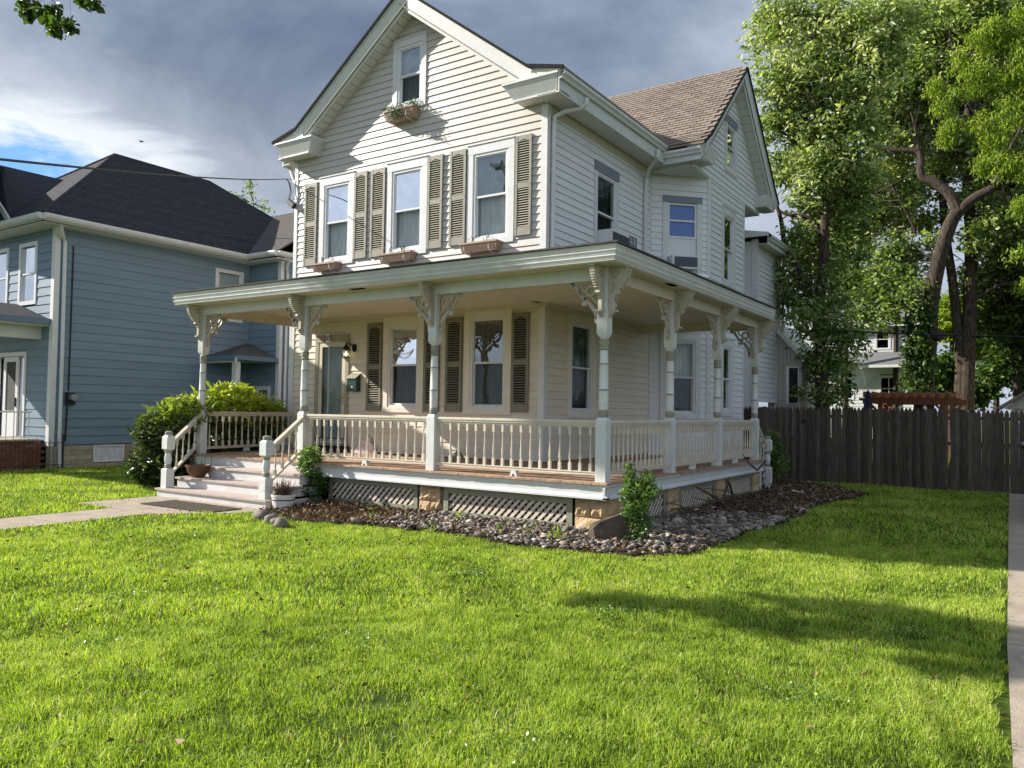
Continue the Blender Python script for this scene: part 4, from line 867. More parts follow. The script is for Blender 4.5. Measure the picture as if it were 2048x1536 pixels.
mb = MB(); mb.box(cL+.06, cR-.06, -FO+.04, -.07, 3.527, 3.545); mb.box(.07, cR-.04, -.07, cB, 3.527, 3.545); mb.box(cL+.05, PX[3]-.07, -.07, 1.7, 3.527, 3.545); mb.build('cornice_soffit', 'cream', house)
for x, y in ((-4.2, -.25), (.24, 1.65)):
    mb = MB(); mb.box(x-(.14 if y < 0 else .05), x+(.14 if y < 0 else .05), y-(.05 if y < 0 else .14), y+(.05 if y < 0 else .14), 3.518, 3.526); mb.build('soffit_vent', 'dark_inner', house)
# porch roof: low hip
wz_ = 4.33; zt = ZT+.004
V = [(cL-.03, -FO-.03, zt), (cR+.03, -FO-.03, zt), (HX, H, wz_), (XL, H, wz_), (cR+.03, cB+.03, zt), (HX, YC-.3, wz_), (cL-.03, 1.9, zt)]
th_ = .022; mb = MB(); V2 = [(x, y, z+th_) for x, y, z in V]
mb.prism([V[0], V[1], V[2], V[3]], [V2[0], V2[1], V2[2], V2[3]]); mb.prism([V[1], V[4], V[5], V[2]], [V2[1], V2[4], V2[5], V2[2]]); mb.prism([V[0], V[3], V[6]], [V2[0], V2[3], V2[6]]); mb.build('porch_roof', 'roof_gray', house)
mb = MB(); mb.prism([V[4], V[5], (HX, YC+.6, zt), (cR-.6, cB+.03, zt)], [V2[4], V2[5], (HX, YC+.6, zt+.02), (cR-.6, cB+.03, zt+.02)]); mb.build('porch_roof', 'roof_gray', house)
pp = thing('pvc_pipe', at(1395, 551, 'z', 4.02), 'short white plastic pipe lying on the porch roof below the window air conditioner', 'pipe'); p0, p1 = at(1365, 547, 'z', 4.02), at(1416, 555, 'z', 3.98); q = MB(); q.tube([p0, p1], .035, 10); q.build('pipe', 'pvc', pp, True); q = MB(); q.tube([p1+(p0-p1)*.02, p1-(p0-p1)*.03], .028, 8); q.build('opening', 'dark_inner', pp)
# railings: baluster in its own right
bl_ = MB(); q = .019
bl_.box(-q, q, -q, q, 0, .10); bl_.lathe((0, 0, 0), [(.012, .10), (.016, .112), (.010, .12), (.017, .15), (.0175, .18), (.012, .30), (.0085, .40), (.011, .42), (.008, .43), (.014, .45)], 8); bl_.box(-q*.95, q*.95, -q*.95, q*.95, .45, .555)
BM = bl_.mesh('baluster', 'cream')
def rail(a, b, n, z0=.875, z1=1.46, parent=house, dz=0, ztop=None, foot=None):
    """level or raking rail from a to b (xy), n balusters; dz is the rise from a to b"""
    a = Vector((*a, 0)); b = Vector((*b, 0)); d = (b-a).normalized(); up_ = Vector((0, 0, 1)); mb = MB(); e = Vector((0, 0, dz)); s = d.cross(up_)
    def strip(w, zlo, zhi): 
        p = [a-s*w, b-s*w, b+s*w, a+s*w]; mb.hexa([p[0]+up_*zlo, p[1]+e+up_*zlo, p[2]+e+up_*zlo, p[3]+up_*zlo, p[0]+up_*zhi, p[1]+e+up_*zhi, p[2]+e+up_*zhi, p[3]+up_*zhi])
    strip(.020, z1-.005, z1+.02); strip(.034, z1+.02, z1+.048); strip(.045, z1+.048, z1+.072); strip(.030, z1+.072, z1+.082)
    strip(.022, z0-.045, z0-.012); strip(.030, z0-.012, z0+.002)
    r = mb.build('railing', 'cream', parent)
    for i in range(n):
        t = (i+1)/(n+1) if n < 8 else (i+.7)/(n+.4); p = a+(b-a)*t; link('baluster', BM, r, (p.x, p.y, z0+dz*t), (0, 0, math.atan2(d.y, d.x)), (1, 1, (z1+.0-z0)/.555))
    if foot:
        for t in foot:
            p = a+(b-a)*t; f = MB(); w = .05
            f.prism([(-.06, -.04, 0), (-.025, -.04, 0), (-.015, -.04, .03), (.015, -.04, .03), (.025, -.04, 0), (.06, -.04, 0), (.035, -.04, .075), (-.035, -.04, .075)], [(-.06, .04, 0), (-.025, .04, 0), (-.015, .04, .03), (.015, .04, .03), (.025, .04, 0), (.06, .04, 0), (.035, .04, .075), (-.035, .04, .075)])
            o = link('rail_foot', f.mesh('rail_foot', 'trim'), r, (p.x, p.y, DZ), (0, 0, math.atan2(d.y, d.x)))
    return r
rail((PX[2]+.07, 0), (PX[1]-.07, 0), 16, foot=(.52,)); rail((PX[1]+.07, 0), (PX[0]-.07, 0), 17, foot=(.52,))
rail((0, .07), (0, PY[0]-.07), 14, foot=(.45,)); rail((0, PY[0]+.07), (0, PY[1]-.07), 14, foot=(.45,)); rail((0, PY[1]+.07), (0, PY[2]-.07), 14, foot=(.45,))
rail((PX[3], .07), (hx(-9.95), H-.05), 14, foot=(.45,))
# stairs
ST = [(-7.95, -5.06, -1.22, .23), (-7.92, -5.10, -.86, .40), (-7.90, -5.14, -.50, .575)]
for i, (x0, x1, y, z) in enumerate(ST):
    mb = MB(); mb.box(x0, x1, y, y+.40, z-.03, z); mb.build('tread', 'tread', house); mb = MB(); zb = ST[i-1][3] if i else G-.02
    mb.box(x0+.03, x1-.03, y+.03, y+.05, zb+.001, z-.031); mb.build('riser', 'riser', house)
    mb = MB(); mb.box(x1-.05, x1-.03, y+.051, -.10, zb+.001, z-.031); mb.box(x0+.03, x0+.05, y+.051, -.10, zb+.001, z-.031); each(mb, 'side_board', 'riser', house)
mb = MB(); mb.box(-7.92, -5.0, -.13, -.10, .576, DZ-.03); mb.build('riser', 'riser', house)
nw, nr = MB(), MB(); s = .076
nw.box(-s, s, -s, s, 0, .31); nw.lathe((0, 0, .31), [(s*1.414, 0), (.075, .025)], 4, True); nw.lathe((0, 0, 0), [(.045, .40), (.056, .45), (.062, .50), (.050, .57), (.048, .60)], 14)
nw.lathe((0, 0, .64), [(.07, 0), (s*1.414, .03), (s*1.414, .23), (.06, .27)], 4, True)
nr.lathe((0, 0, 0), [(.045, .335), (.060, .35), (.060, .365), (.048, .375), (.060, .39), (.046, .405)], 14); nr.lathe((0, 0, 0), [(.046, .60), (.062, .615), (.060, .635), (.045, .645)], 14); nr.lathe((0, 0, .905), [(.03, 0), (.056, .006), (.066, .03), (.062, .055), (.03, .068)], 14)
NM, NR = nw.mesh('newel_post', 'post_white', True), [q_.mesh('turned_ring', 'sage_ring', True) for q_ in islands(nr)]
def newel(x, y, z, sc_=1):
    p = link('newel_post', NM, house, (x, y, z), None, (1, 1, sc_)); [link('turned_ring', q_, p) for q_ in NR]; return p
newel(-7.83, -1.06, .23); newel(-5.26, -1.06, .23)
rail((-7.85, -1.0), (-8.40, -.05), 4, z0=.475, z1=.93, dz=.50); rail((-5.29, -1.0), (-5.60, -.05), 4, z0=.475, z1=.93, dz=.50)
# back stair at the far end of the side porch
newel(.02, 7.45, .24); rail((.0, 7.40), (0, PY[2]+.07), 3, z0=.475, z1=.93, dz=.50)
for i in range(3):
    mb = MB(); mb.box(-1.3, .03, 6.86+.28*i, 7.15+.28*i, DZ-.19*(i+1), DZ-.19*(i+1)+.03); mb.build('tread', 'tread', house)
mb = MB(); mb.box(.0, .06, 7.36, 7.5, .06, .24); mb.box(-.0, .04, 6.85, 6.95, .1, DZ-.1); each(mb, 'stringer', 'riser', house)

# ------------------------------------------------------------------ things on and round the porch
def leaves_at(C, s, ang=None, droop=.3, asp=.45, fold=.15, up=.0, rg=rng):
    """N leaves as two triangles each side of a folded midrib. C (N,3), s (N,) length -> V, F(quads)"""
    N = len(C); th = rg.uniform(0, 6.283, N); el = rg.normal(-droop, .45, N)+up
    d = np.stack([np.cos(th)*np.cos(el), np.sin(th)*np.cos(el), np.sin(el)], 1); r = rg.normal(0, 1, (N, 3)); r -= d*(r*d).sum(1)[:, None]; r /= np.linalg.norm(r, axis=1)[:, None]+1e-9
    r[:, 2] *= .6; r /= np.linalg.norm(r, axis=1)[:, None]+1e-9
    nrm = np.cross(d, r); L = s[:, None]
    a = C; tip = C+d*L; m1 = C+d*L*.45+r*L*asp/2+nrm*L*fold; m2 = C+d*L*.45-r*L*asp/2+nrm*L*fold
    V = np.stack([a, m1, tip, m2], 1).reshape(-1, 3); k = np.arange(N)[:, None]*4
    return V, np.concatenate([k+np.array([[0, 1, 2]]), k+np.array([[0, 2, 3]])], 0)
def foliage(name, cl, per, spread, size, m, parent, asp=.45, droop=.3, up=0, vmode=None, szvar=.3, inside=.0):
    """cl: clump centres (K,3)"""
    K = len(cl); C = np.repeat(cl, per, 0)+rng.normal(0, 1, (K*per, 3))*np.array(spread); s = size*(1+rng.normal(0, szvar, K*per)).clip(.4, 1.8)
    base = np.repeat(rng.uniform(0, 1, K), per); v = (base*.45+rng.uniform(0, .55, K*per)).clip(0, 1)
    if vmode is not None: v = vmode(C, v)
    V, F = leaves_at(C, s, asp=asp, droop=droop, up=up); return bulk(name, V, F, m, parent, np.repeat(v, 4))
def ellips(c, r, n, shell=.55):
    p = rng.normal(0, 1, (n, 3)); p /= np.linalg.norm(p, axis=1)[:, None]; q = shell+(1-shell)*rng.uniform(0, 1, (n, 1))**.6; return np.array(c)+p*q*np.array(r)
# rhododendron left of the steps and behind the porch rail
rh = thing('rhododendron', (-9.3, .3, G), 'large bright leaved rhododendron beside the steps, growing up behind the left porch railing', 'shrub')
E1 = [((-9.05, -.35, 1.05), (.42, .5, .50)), ((-8.98, -.25, .60), (.5, .45, .5)), ((-8.75, -.15, 1.45), (.38, .45, .36)), ((-9.35, 1.3, 1.55), (.55, .8, .52)), ((-9.5, 2.3, 1.35), (.45, .55, .45)), ((-9.3, .9, .8), (.45, 1.2, .7)), ((-9.35, -.5, .45), (.3, .3, .3)), ((-9.4, -.3, 1.25), (.2, .2, .18))]
cl = np.concatenate([ellips(c, r, int(150*r[0]*r[1]*r[2]/.12)+45, .7) for c, r in E1])
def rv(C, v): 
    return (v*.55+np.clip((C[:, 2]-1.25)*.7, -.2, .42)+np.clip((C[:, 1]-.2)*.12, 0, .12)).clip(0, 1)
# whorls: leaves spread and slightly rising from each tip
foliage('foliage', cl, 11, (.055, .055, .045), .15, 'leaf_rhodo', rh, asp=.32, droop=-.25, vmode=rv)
q = MB()
for i in range(26):
    c = cl[rnd.randrange(len(cl))]; b = (-9.2+rnd.uniform(-.3, .3), rnd.uniform(-.4, 1.9), G); q.tube([b, ((b[0]+c[0])/2+rnd.uniform(-.1, .1), (b[1]+c[1])/2, (b[2]+c[2])/2-.05), tuple(c)], [.018, .012, .005], 5)
q.build('stems', 'bark_dark', rh)
# upright green shrub in front of the stair side
c0 = at(620, 1008, 'z', G); sh = thing('leafy_shrub', tuple(c0), 'small dark green bushy shrub beside the white pot at the right foot of the steps', 'shrub')
cl = np.concatenate([ellips((c0.x, c0.y, .70), (.20, .2, .25), 60, .6), ellips((c0.x+.04, c0.y, .40), (.22, .2, .28), 60, .6), ellips((c0.x, c0.y, .92), (.12, .12, .10), 16)])
foliage('foliage', cl, 16, (.045, .045, .045), .055, 'leaf_shrub', sh, asp=.6, droop=0, vmode=lambda C, v: (v*.7+np.clip((C[:, 2]-.55)*.8, -.1, .4)).clip(0, 1))
q = MB()
for i in range(10): p = cl[rnd.randrange(len(cl))]; q.tube([(c0.x, c0.y, G), ((c0.x+p[0])/2, (c0.y+p[1])/2, (G+p[2])/2), tuple(p)], [.01, .007, .003], 5)
q.build('stems', 'bark_dark', sh)
# leafy climber column in the pebbles at the corner
c0 = Vector((.66, -.42, G)); sh = thing('leafy_climber', tuple(c0), 'narrow upright ivy like shrub beside the dark slab rock at the porch corner', 'shrub')
cl = np.concatenate([ellips((c0.x, c0.y, .32), (.16, .16, .26), 80, .5), ellips((c0.x+.02, c0.y, .62), (.19, .17, .22), 80, .5), ellips((c0.x+.12, c0.y, .72), (.18, .12, .12), 24, .4), ellips((c0.x-.06, c0.y, .86), (.07, .07, .18), 26, .4), ellips((c0.x+.13, c0.y, .88), (.05, .05, .14), 16, .4)])
foliage('foliage', cl, 13, (.03, .03, .03), .042, 'leaf_shrub', sh, asp=.7, droop=0, vmode=lambda C, v: (v*.75+np.clip((C[:, 2]-.5)*.7, 0, .45)).clip(0, 1))
q = MB()
for i in range(9): p = cl[rnd.randrange(len(cl))]; q.tube([tuple(c0), (c0.x+rnd.uniform(-.06, .06), c0.y, .4), tuple(p)], [.009, .006, .003], 5)
q.build('stems', 'bark_dark', sh)
# dim shrub by the fence
c0 = Vector((-.35, 9.1, G)); sh = thing('fence_shrub', tuple(c0), 'small shaded evergreen shrub in front of the picket fence near the back steps', 'shrub')
cl = np.concatenate([ellips((c0.x, c0.y, .45+i*.22), (.42-.1*i, .4-.1*i, .2), 46-8*i, .4) for i in range(4)])
foliage('foliage', cl, 12, (.05, .05, .05), .10, 'leaf_shrub', sh, asp=.3, droop=-.2)
q = MB(); q.tube([tuple(c0), (c0.x, c0.y, 1.0)], [.02, .006], 5); q.build('stems', 'bark_dark', sh)
# weeds in the bed
for i, (px, py) in enumerate([(918, 1035), (1000, 1062), (1102, 1075), (1058, 1060), (745, 1030), (1120, 1080), (860, 1060)]):
    p = at(px, min(py+8, 1084), 'z', .11); o = thing('weed', tuple(p), ['small yellow green weed at the foot of the left end of the long lattice panel', 'low weed in front of the middle of the long lattice panel', 'tiny upright weed near the right end of the long lattice panel', 'thin weed between the two tiny upright ones before the long lattice', 'sprig of weeds in the mulch before the short lattice panel', 'single stalk weed left of the corner stone pier', 'low leafy weed in the pebbles left of the second stone pier'][i], 'weed', 'weeds in the pebble bed')
    cl = np.array([[p.x, p.y, .13+.03*k] for k in range(4)]); foliage('leaves', cl, 5, (.03, .03, .015), .06, 'leaf_lime', o, asp=.35, droop=-.5)
# white pot with dried plant
c0 = at(566, 1022, 'z', G); pt_ = thing('plant_pot', tuple(c0), 'round white pot of dried brown twiggy plant at the right foot of the steps', 'plant pot')
q = MB(); q.lathe(c0, [(.13, 0), (.165, .15), (.17, .22), (.178, .22), (.178, .25), (.16, .25), (.15, .23)], 24); q.build('pot', 'pot_white', pt_, True)
q = MB(); q.lathe(c0, [(.166, .165), (.171, .168), (.172, .18), (.168, .183)], 24); q.build('rim_band', 'iron', pt_)
q = MB()
for i in range(170):
    a = rnd.uniform(0, 6.28); e = rnd.uniform(.15, 1.5); L = rnd.uniform(.14, .27); s0 = Vector((c0.x+rnd.uniform(-.08, .08), c0.y+rnd.uniform(-.08, .08), G+.24)); d = Vector((math.cos(a)*math.cos(e), math.sin(a)*math.cos(e), math.sin(e))); m_ = s0+d*L*.6+Vector((rnd.uniform(-.02, .02), 0, .01)); q.tube([s0, m_, s0+d*L+Vector((0, 0, rnd.uniform(-.03, .03)))], [.004, .003, .0022], 3, False)
q.build('twigs', 'dead_twig', pt_)
# terracotta bowl on the steps
c0 = Vector((-7.55, -.66, .401)); pt_ = thing('planter_bowl', tuple(c0), 'brown terracotta bowl with withered stems standing on the steps under the left stair rail', 'plant pot')
q = MB(); q.lathe(c0, [(.10, 0), (.17, .09), (.205, .19), (.215, .19), (.215, .215), (.195, .215), (.185, .19)], 24); q.build('pot', 'terracotta', pt_, True)
q = MB(); q.lathe(c0, [(.0, .185), (.18, .19)], 16); q.build('soil', 'bed_soil', pt_)
q = MB()
for i in range(26): a = rnd.uniform(0, 6.28); q.tube([(c0.x+.1*math.cos(a), c0.y+.1*math.sin(a), .59), (c0.x+.13*math.cos(a), c0.y+.13*math.sin(a), .59+rnd.uniform(.05, .2))], [.004, .002], 3, False)
q.build('stems', 'dead_twig', pt_)
# doormat on the walk
q = MB(); A = [(-7.12, -1.62), (-5.62, -1.50), (-5.52, -1.62), (-5.60, -2.22), (-6.35, -2.18)]; A = [(-7.05, -1.42), (-5.35, -1.42), (-5.35, -2.02), (-7.05, -2.02)]
q.prism([(x, y, G+.016) for x, y in A], [(x, y, G+.030) for x, y in A]); q.build('rubber_mat', 'rubber_mat', None, label='weathered dark rubber mat on the walk in front of the steps', cat='doormat')
# little rack and cushion by the door
rk = thing('wire_rack', (hx(-8.6), H-.25, DZ), 'low black wire rack with a white flower pattern standing in front of the storm door', 'rack'); x0, x1 = hx(-8.95), hx(-8.0); y = H-.2
q = MB()
for z in (DZ+.03, DZ+.15, DZ+.27): q.tube([(x0, y, z), (x1, y, z)], .012, 5)
for i in range(9): x = x0+(x1-x0)*i/8; q.tube([(x, y, DZ), (x, y, DZ+.27)], .008, 5)
q.box(x0, x1, y-.1, y+.1, DZ+.02, DZ+.12); q.build('frame', 'iron', rk)
q = MB()
for i in range(9): x = x0+.05+(x1-x0-.1)*i/8; q.tube([(x+.035*math.cos(a), y-.105, DZ+.17+.035*math.sin(a)) for a in [k*.785 for k in range(9)]], .006, 4)
q.build('scrollwork', 'vinyl', rk)
cx_ = hx(-7.48); cu_ = thing('cushion', (cx_, H-.12, DZ), 'pale pink patterned cushion leaning against the wall beside the front door', 'cushion')
q = MB(); A = [(-.26, 0), (.24, 0), (.26, .05), (.05, .34), (-.02, .36), (-.26, .06)]; q.prism([(cx_+x, H-.17+.25*z, DZ+z) for x, z in A], [(cx_+x*.94, H-.09+.22*z, DZ+z*.97) for x, z in A]); o = q.build('cover', 'fabric_pink', cu_)
shc = thing('shoe', (hx(-4.92), H-.15, DZ), 'dark lump left on the deck by the wall under the right front window', 'shoe'); q = MB(); q.lathe((hx(-4.92), H-.15, DZ), [(.10, 0), (.11, .05), (.06, .12), (.02, .16)], 8); q.build('shape', 'lattice_frame', shc, True)
# window boxes
def wbox(x0, x1, z0, z1, dpt, label, kind='dead'):
    x0, x1 = hx(x0), hx(x1); z0, z1 = hz_(z0), hz_(z1); b = thing('window_box', ((x0+x1)/2, H, z0), label, 'window box', 'window boxes under the upper windows'); q = MB(); y0, y1 = H-.03-dpt, H-.03; t = .04
    A = [(x0+t, y0+.05, z0), (x1-t, y0+.05, z0), (x1-t, y1, z0), (x0+t, y1, z0), (x0, y0+.01, z1-.03), (x1, y0+.01, z1-.03), (x1, y1, z1-.03), (x0, y1, z1-.03)]; q.hexa(A); q.box(x0-.008, x1+.008, y0, y1, z1-.03, z1); q.build('trough', 'planter', b)
    r = MB(); n = int((x1-x0)/.03)
    for i in range(n): x = x0+t+(x1-x0-2*t)*(i+.5)/n; r.add([(x-.006, y0+.044, z0+.01), (x+.006, y0+.044, z0+.01), (x+.006, y0+.010, z1-.035), (x-.006, y0+.010, z1-.035)], [(0, 1, 2, 3)])
    r.build('ribs', 'planter_dark', b)['kind'] = 'stuff'
    h = MB()
    for x in (x0+.12, x1-.16): h.tube([(x, H-.02, z0-.03), (x, y0+.04, z0-.015), (x, y0-.004, z0+.03), (x, y0-.006, z0+.10)], .008, 5)
    each(h, 'hanger', 'vinyl', b)
    if kind == 'dead':
        q = MB()
        for i in range(16):
            x = rnd.choice((x0+(x1-x0)*.28, x0+(x1-x0)*.68))+rnd.gauss(0, .05); q.tube([(x, H-.1, z1-.02), (x+rnd.gauss(0, .03), H-.1+rnd.gauss(0, .02), z1+rnd.uniform(.05, .13)), (x+rnd.gauss(0, .05), H-.1, z1+rnd.uniform(.08, .16))], [.004, .003, .007], 3)
        q.build('dead_stems', 'dead_twig', b)
    else:
        cl = np.array([[rnd.uniform(x0-.08, x1+.02), H-.13+rnd.gauss(0, .06), z1+rnd.uniform(-.02, .12)] for _ in range(80)]+[[x0+.35+rnd.gauss(0, .07), y0-.04, z1-rnd.uniform(.0, .2)] for _ in range(26)])
        foliage('flowers', cl, 9, (.03, .03, .03), .055, 'flower', b, asp=.3, droop=-.3)
wbox(-9.22, -8.45, 4.79, 4.95, .20, 'tan plastic window box with dead stems under the leftmost upper window'); wbox(-7.13, -6.22, 4.79, 4.97, .20, 'tan plastic window box with dead stems under the middle upper window'); wbox(-4.93, -4.03, 4.78, 4.97, .20, 'tan plastic window box with dead stems under the upper window nearest the house corner')
wbox(-7.02, -6.20, 7.83, 8.05, .24, 'window box overflowing with green and pink flowers under the attic window', 'live')
# rocks
def rock(name, c, r, seed, label, cat='rock', m='round_rock', group=None, sharp=False, sub=2):
    import bmesh
    bm = bmesh.new(); bmesh.ops.create_icosphere(bm, subdivisions=sub, radius=1); rg = random.Random(seed); ph = [rg.uniform(0, 6) for _ in range(6)]
    for v in bm.verts:
        k = 1+.12*math.sin(3*v.co.x+ph[0])+.1*math.sin(4*v.co.y+ph[1])+.08*math.sin(5*v.co.z+ph[2])
        v.co = Vector((v.co.x*r[0]*k, v.co.y*r[1]*k, max(v.co.z*r[2]*k, -r[2]*.5)))
    me = bpy.data.meshes.new(name); bm.to_mesh(me); bm.free(); me.materials.append(MATS[m]); me.polygons.foreach_set('use_smooth', [not sharp]*len(me.polygons)); o = link(name, me, None, c); tag(o, label, cat, group)
for i, (px, py, s, lb) in enumerate([(523, 1034, .13, 'egg shaped grey rock at the end of the steps, nearest the walk'), (541, 1042, .10, 'small rounded rock second from the walk in the row at the steps'), (551, 1046, .085, 'small brown rock third from the walk in the row at the steps'), (562, 1052, .11, 'pale angular rock last in the row by the mulch at the steps')]):
    p = at(px, py, 'z', G+.03); rock('edge_rock', (p.x, p.y, G+.05), (s, s*.8, s*.75), i, lb, group='rocks beside the steps')
q = MB()
Pb = [(.20, -.72), (.30, -.80), (.62, -.52), (.54, -.42)]; Pt = [(.19, -.70, .29), (.27, -.76, .27), (.60, -.50, .40), (.53, -.42, .42)]; Pm = [(.17, -.71, .2), (.31, -.79, .16), (.63, -.50, .22), (.54, -.40, .22)]; Pu = [(.22, -.66, .33), (.33, -.70, .345), (.50, -.56, .425), (.46, -.50, .43)]
q.v = [(x, y, .03) for x, y in Pb]+Pm+Pt+Pu; q.f = [(3, 2, 1, 0), (12, 13, 14, 15)]+[(o+i, o+(i+1) % 4, o+4+(i+1) % 4, o+4+i) for o in (0, 4, 8) for i in range(4)]
q.build('slab_rock', 'slab_rock', None, label='dark slanted slab of rock leaning against the corner stone pier', cat='rock')
# dead branches heaped beside the side lattice
br = thing('brush_pile', (.55, 2.9, G), 'heap of bare dark branches lying against the side lattice panels', 'branches'); q = MB()
for i in range(46):
    a = Vector((rnd.uniform(.2, .9), rnd.uniform(1.6, 4.6), G+.05)); t = rnd.uniform(0, 6.28); L = rnd.uniform(.3, 1.0); e = rnd.uniform(0, .5)
    b = a+Vector((math.cos(t)*L*.5, math.sin(t)*L*.5, L*e*.6)); c = b+Vector((math.cos(t+.5)*L*.5, math.sin(t+.5)*L*.5, L*(e-.3)*.6)); q.tube([a, b, c], [.014, .010, .004], 5)
for p_ in ([(.5, 3.9, .1), (.45, 3.7, .5), (.55, 3.2, .62), (.7, 2.9, .45)], [(.6, 3.3, .1), (.5, 2.9, .35), (.4, 2.3, .55)], [(.5, 3.0, .1), (.5, 3.3, .35), (.4, 3.8, .6)], [(.3, 6.3, .75), (.35, 5.6, .62), (.4, 5.0, .75), (.35, 4.7, .95)]): q.tube(p_, [.024, .02, .014, .006][:len(p_)], 6)
q.build('branches', 'dead_twig', br)
q = MB(); q.tube([(.65, 6.9, .17), (.95, 6.75, .14)], .018, 6); q.build('plastic_stick', 'pvc', None, label='short white plastic stick lying in the dead leaves past the back steps', cat='stick')
# ------------------------------------------------------------------ blue neighbour house
bh = thing('blue_house', (-17, 4, G), 'blue grey clapboard house with dark hip roof and white trim beside the white house', 'house'); _h = house; house = bh
BX = -14.9; BY = .4; BI = 6.0; WBX = -13.5
FBE = Fr((BX, 0), (0, 1), (1, 0)); FBS = Fr((0, BY), (1, 0), (0, -1)); FBW = Fr((0, BI), (1, 0), (0, -1)); FB2 = Fr((WBX, 0), (0, 1), (1, 0))
bw = (4.80, 5.76, 4.12, 5.61)
siding(FBE, .655, 5.90, const(BY), const(BI), [ins(bw)], 'blue_siding', bh, .212, .02)
f1_, f2_ = (-16.65, -15.73, 4.08, 5.64), (-18.15, -17.2, 4.08, 5.62); fdr = (-17.55, -16.10, .70, 2.92)
siding(FBS, .655, 5.90, const(-20.5), const(BX), [ins(f1_), ins(f2_), ins(fdr)], 'blue_siding', bh, .212, .02)
siding(FBW, .30, 5.90, const(BX), const(WBX), [(-14.45, -13.82, 0, 2.25)], 'blue_siding', bh, .212, .02)
siding(FB2, .30, 5.90, const(BI), const(BI+5), [], 'blue_siding', bh, .212, .02)
mb = MB(); mb.box(-20.4, BX-.1, BY+.1, 12, .1, 5.85); mb.box(BX-.3, WBX-.1, BI+.1, 12, .1, 5.85); mb.build('wall_core', 'dark_inner', bh)
mb = MB(); fbox(mb, FBE, BY-.03, BY+.10, 0, .03, .62, 5.9); fbox(mb, FBS, BX-.12, BX, 0, .03, .62, 5.9); fbox(mb, FBW, WBX-.11, WBX, 0, .03, .3, 5.9); fbox(mb, FB2, BI-.03, BI+.08, 0, .03, .3, 5.9); each(mb, 'corner_board', 'trim', bh)
def plainwin(fr, r, parent, sash=True, cas=.10, glz='glass', inner='curtain_backing', name='window'):
    u0, u1, z0, z1 = r; mb = MB(); fbox(mb, fr, u0, u0+cas, 0, .035, z0, z1); fbox(mb, fr, u1-cas, u1, 0, .035, z0, z1); fbox(mb, fr, u0+cas, u1-cas, 0, .035, z0, z0+cas); fbox(mb, fr, u0+cas, u1-cas, 0, .035, z1-cas, z1)
    w = mb.build(name, 'vinyl', parent); a, b, c, d = u0+cas, u1-cas, z0+cas, z1-cas
    if sash: mb = MB(); fbox(mb, fr, a, b, -.04, .01, (c+d)/2-.02, (c+d)/2+.02); fbox(mb, fr, a, a+.03, -.04, .01, c, d); fbox(mb, fr, b-.03, b, -.04, .01, c, d); mb.build('sash', 'vinyl', w)
    mb = MB(); fbox(mb, fr, a, b, -.035, -.03, c, d); mb.build('pane', glz, w); mb = MB(); fbox(mb, fr, a, b, -.10, -.09, c, d); mb.build('curtain_backing', inner, w); return w
plainwin(FBE, bw, bh, inner='curtain_backing'); plainwin(FBS, f1_, bh, inner='screen'); plainwin(FBS, f2_, bh, inner='screen')
plainwin(FBW, (-14.45, -13.82, .7, 2.25), bh, False, .11, inner='room')
w = plainwin(FBS, fdr, bh, False, .10, inner='shed_board', name='door_frame')
mb = MB(); a, b, c, d = -17.25, -16.50, .78, 2.80
for q_ in ((a, a+.12, c, d), (b-.12, b, c, d), (a+.12, b-.12, d-.12, d), (a+.12, b-.12, c, 1.45)): fbox(mb, FBS, q_[0], q_[1], -.02, .02, q_[2], q_[3])
dd = mb.build('door', 'vinyl', bh); mb = MB(); fbox(mb, FBS, a+.12, b-.12, -.008, .0, 1.45, d-.12); mb.build('pane', 'screen_dark', dd); mb = MB(); fbox(mb, FBS, b-.09, b-.05, .02, .05, 1.55, 1.78); mb.build('handle', 'black', dd)
# foundation of blocks
rows = 5; bhh = (.635-G)/rows
fb_l = []
for r_ in range(rows):
    y = BY; k = 0
    while y < BI:
        L = .34 if (r_ % 2 == 0 or k) else .17; e = min(y+L, BI)
        if not (1.40 < (y+e)/2 < 2.6 and r_ >= 1): 
            if y < 3.4:
                mb = MB(); o = rnd.uniform(0, .012); mb.box(BX-.1, BX+.01+o, y+.006, e-.006, G-.02+r_*bhh+.006, G-.02+(r_+1)*bhh-.006); mb.build('foundation_block', 'found_brick', bh)
        y = e; k += 1
mb = MB(); mb.box(BX-.12, BX+.002, BY, BI, 0, .64); mb.build('foundation', 'mortar', bh)
mb = MB(); 
for q_ in ((1.46, 1.50, .20, .62), (2.20, 2.25, .20, .62), (1.50, 2.20, .20, .24), (1.50, 2.20, .59, .62)): fbox(mb, FBE, q_[0], q_[1], -.0, .03, q_[2], q_[3])
w = mb.build('window', 'vinyl', bh); mb = MB(); fbox(mb, FBE, 1.50, 2.20, .003, .008, .24, .59); mb.build('pane', 'screen', w)
flush()
